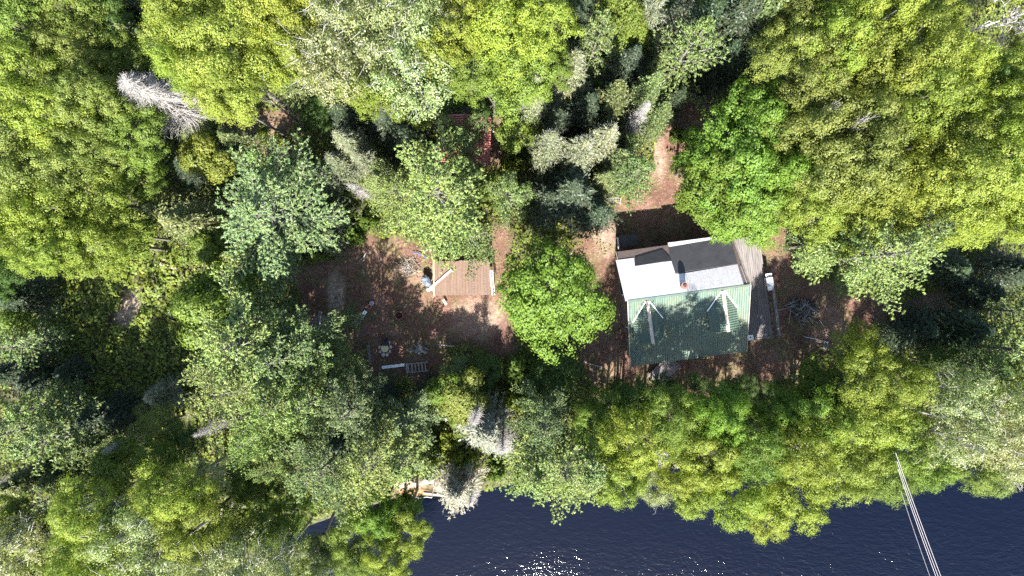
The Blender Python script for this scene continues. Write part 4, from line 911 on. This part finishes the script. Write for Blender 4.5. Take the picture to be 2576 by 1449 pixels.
planks('rail_fence', 1102, 867, 1145, 872, .7, .10, 1, 'dead_wood', 'short grey rail at the bottom right of the yard', 'fence')
stick(902, 659, 926, 627, .05, 'dead_wood', 'fallen_branch', 'thick grey branch in the grass at the top of the yard', 'branch', .15, group=GS)
stick(912, 678, 916, 694, .04, 'dead_wood', 'fallen_branch', 'short grey branch at the top of the yard', 'branch', .12, group=GS)
stick(1015, 777, 1033, 748, .02, 'dead_wood', 'fallen_branch', 'thin stick above the rusty fire drum', 'branch', .12, .03, group=GS)
stick(925, 636, 905, 662, .02, 'dead_wood', 'fallen_branch', 'thin twig crossing the thick grey branch at the top of the yard', 'branch', .16, .1, group=GS)
stick(404, 664, 444, 676, .14, 'rock_pink', 'fallen_log', 'thick weathered log lying in the sunlit thicket', 'log', .9, 0)
stick(1121, 1178, 1105, 1214, .11, 'plank_pale', 'driftwood_log', 'bleached driftwood log standing up the bank above the sandy spit', 'log', .2, .05)
stick(1065, 1240, 1160, 1250, .07, 'dead_twig', 'driftwood_log', 'bleached driftwood log lying along the waterline', 'log', -.1, .05)
stick(1468, 911, 1518, 925, .03, 'plank_pale', 'fallen_branch', 'straight pale pole on the ground left of the walkway', 'branch', .15, .0, group=GS)
stick(1490, 925, 1494, 948, .03, 'dead_wood', 'fallen_branch', 'grey stick below the pale pole left of the walkway', 'branch', .15, .0, group=GS)
# outhouse half hidden by the pine
g_ = thing('outhouse', 798, 822, 2.3, R(-2), 'narrow dark outhouse half hidden under pine boughs, with grey roof board', 'outhouse'); g_.location.z = 0
MB().box(-.75, .75, -.7, .7, -.1, 2.15).build('wall', 'wall_dark', g_)
mb = MB()
for k_ in range(9): mb.box(-.85, .85, -.82+k_*.184, -.82+k_*.184+.17, 2.2, 2.24)
ro = mb.build('roof', 'wall_cedar', g_); MB().bar((.12, -.5, 2.29), (.18, 1.15, 2.29), .30, .03).build('roof_board', 'plank_grey', ro)
# electrical box in the thicket
g_ = thing('metal_box', 432, 764+30, .0, 0, 'small dark metal box standing in the thicket beside the bare earth', 'box'); g_.location = at(430, 796, .3); g_.location.z = 0
MB().box(-.2, .2, -.3, .3, 0, .5).build('body', 'glass_dark', g_); MB().box(-.22, .22, .2, .32, .502, .53).build('lid', 'steel_grey', g_)
# boulders
def rocks(px_, py_, lst, label, mat='rock_pink'):
    g2 = thing('boulder_group', px_, py_, .2, 0, label, 'rocks')
    for k_, (x, y, s_) in enumerate(lst): MB().blob((x, y, s_*.1), s_, 20+k_, (1.1, .8, .6), 11).build('boulder', mat, g2)
rocks(590, 1277, [(-.6, -.3, .55), (.1, .05, .6), (.65, .3, .5), (-.1, -.4, .35)], 'pale boulders in a gap of the lower left wood', 'stone_white')
stick(108, 1322, 128, 1300, .06, 'plank_pale', 'fallen_branch', 'short pale broken branch in the bottom left gap', 'branch', 1.2, group=GS)
rocks(1072, 1210, [(0, 0, .3), (.35, .02, .25)], 'white stones at the top of the sandy spit', 'stone_white')
rocks(1155, 1228, [(0, 0, .28), (.3, -.12, .2)], 'reddish stones beside the whitish leaning tree', 'terracotta')

# ------------------------------------------------------------------ power lines over the river
WH = 11.0
for k_, (x0, y0, x1, y1, rad, lb) in enumerate([(2259, 1180, 2368, 1462, .015, 'left one of the three thick bright power lines'), (2256, 1160, 2374, 1462, .015, 'middle one of the three thick bright power lines'), (2253, 1139, 2381, 1462, .015, 'right one of the three thick bright power lines'), (2267.5, 1239, 2353, 1462, .008, 'thin single wire left of the three bright power lines')]):
    a_, b_ = at(x0, y0, WH), at(x1, y1, WH); b_ = b_+(b_-a_)*2.2; pts = []
    for j in range(25): q_ = j/24; pts.append(a_.lerp(b_, q_)-a_+Vector((0, 0, -1.2*4*q_*(1-q_)*.5)))
    o = MB().tube(pts, rad, 5).build('power_line', 'wire'); o.location = a_; tag(o, lb, 'power line', 'power lines crossing the river')
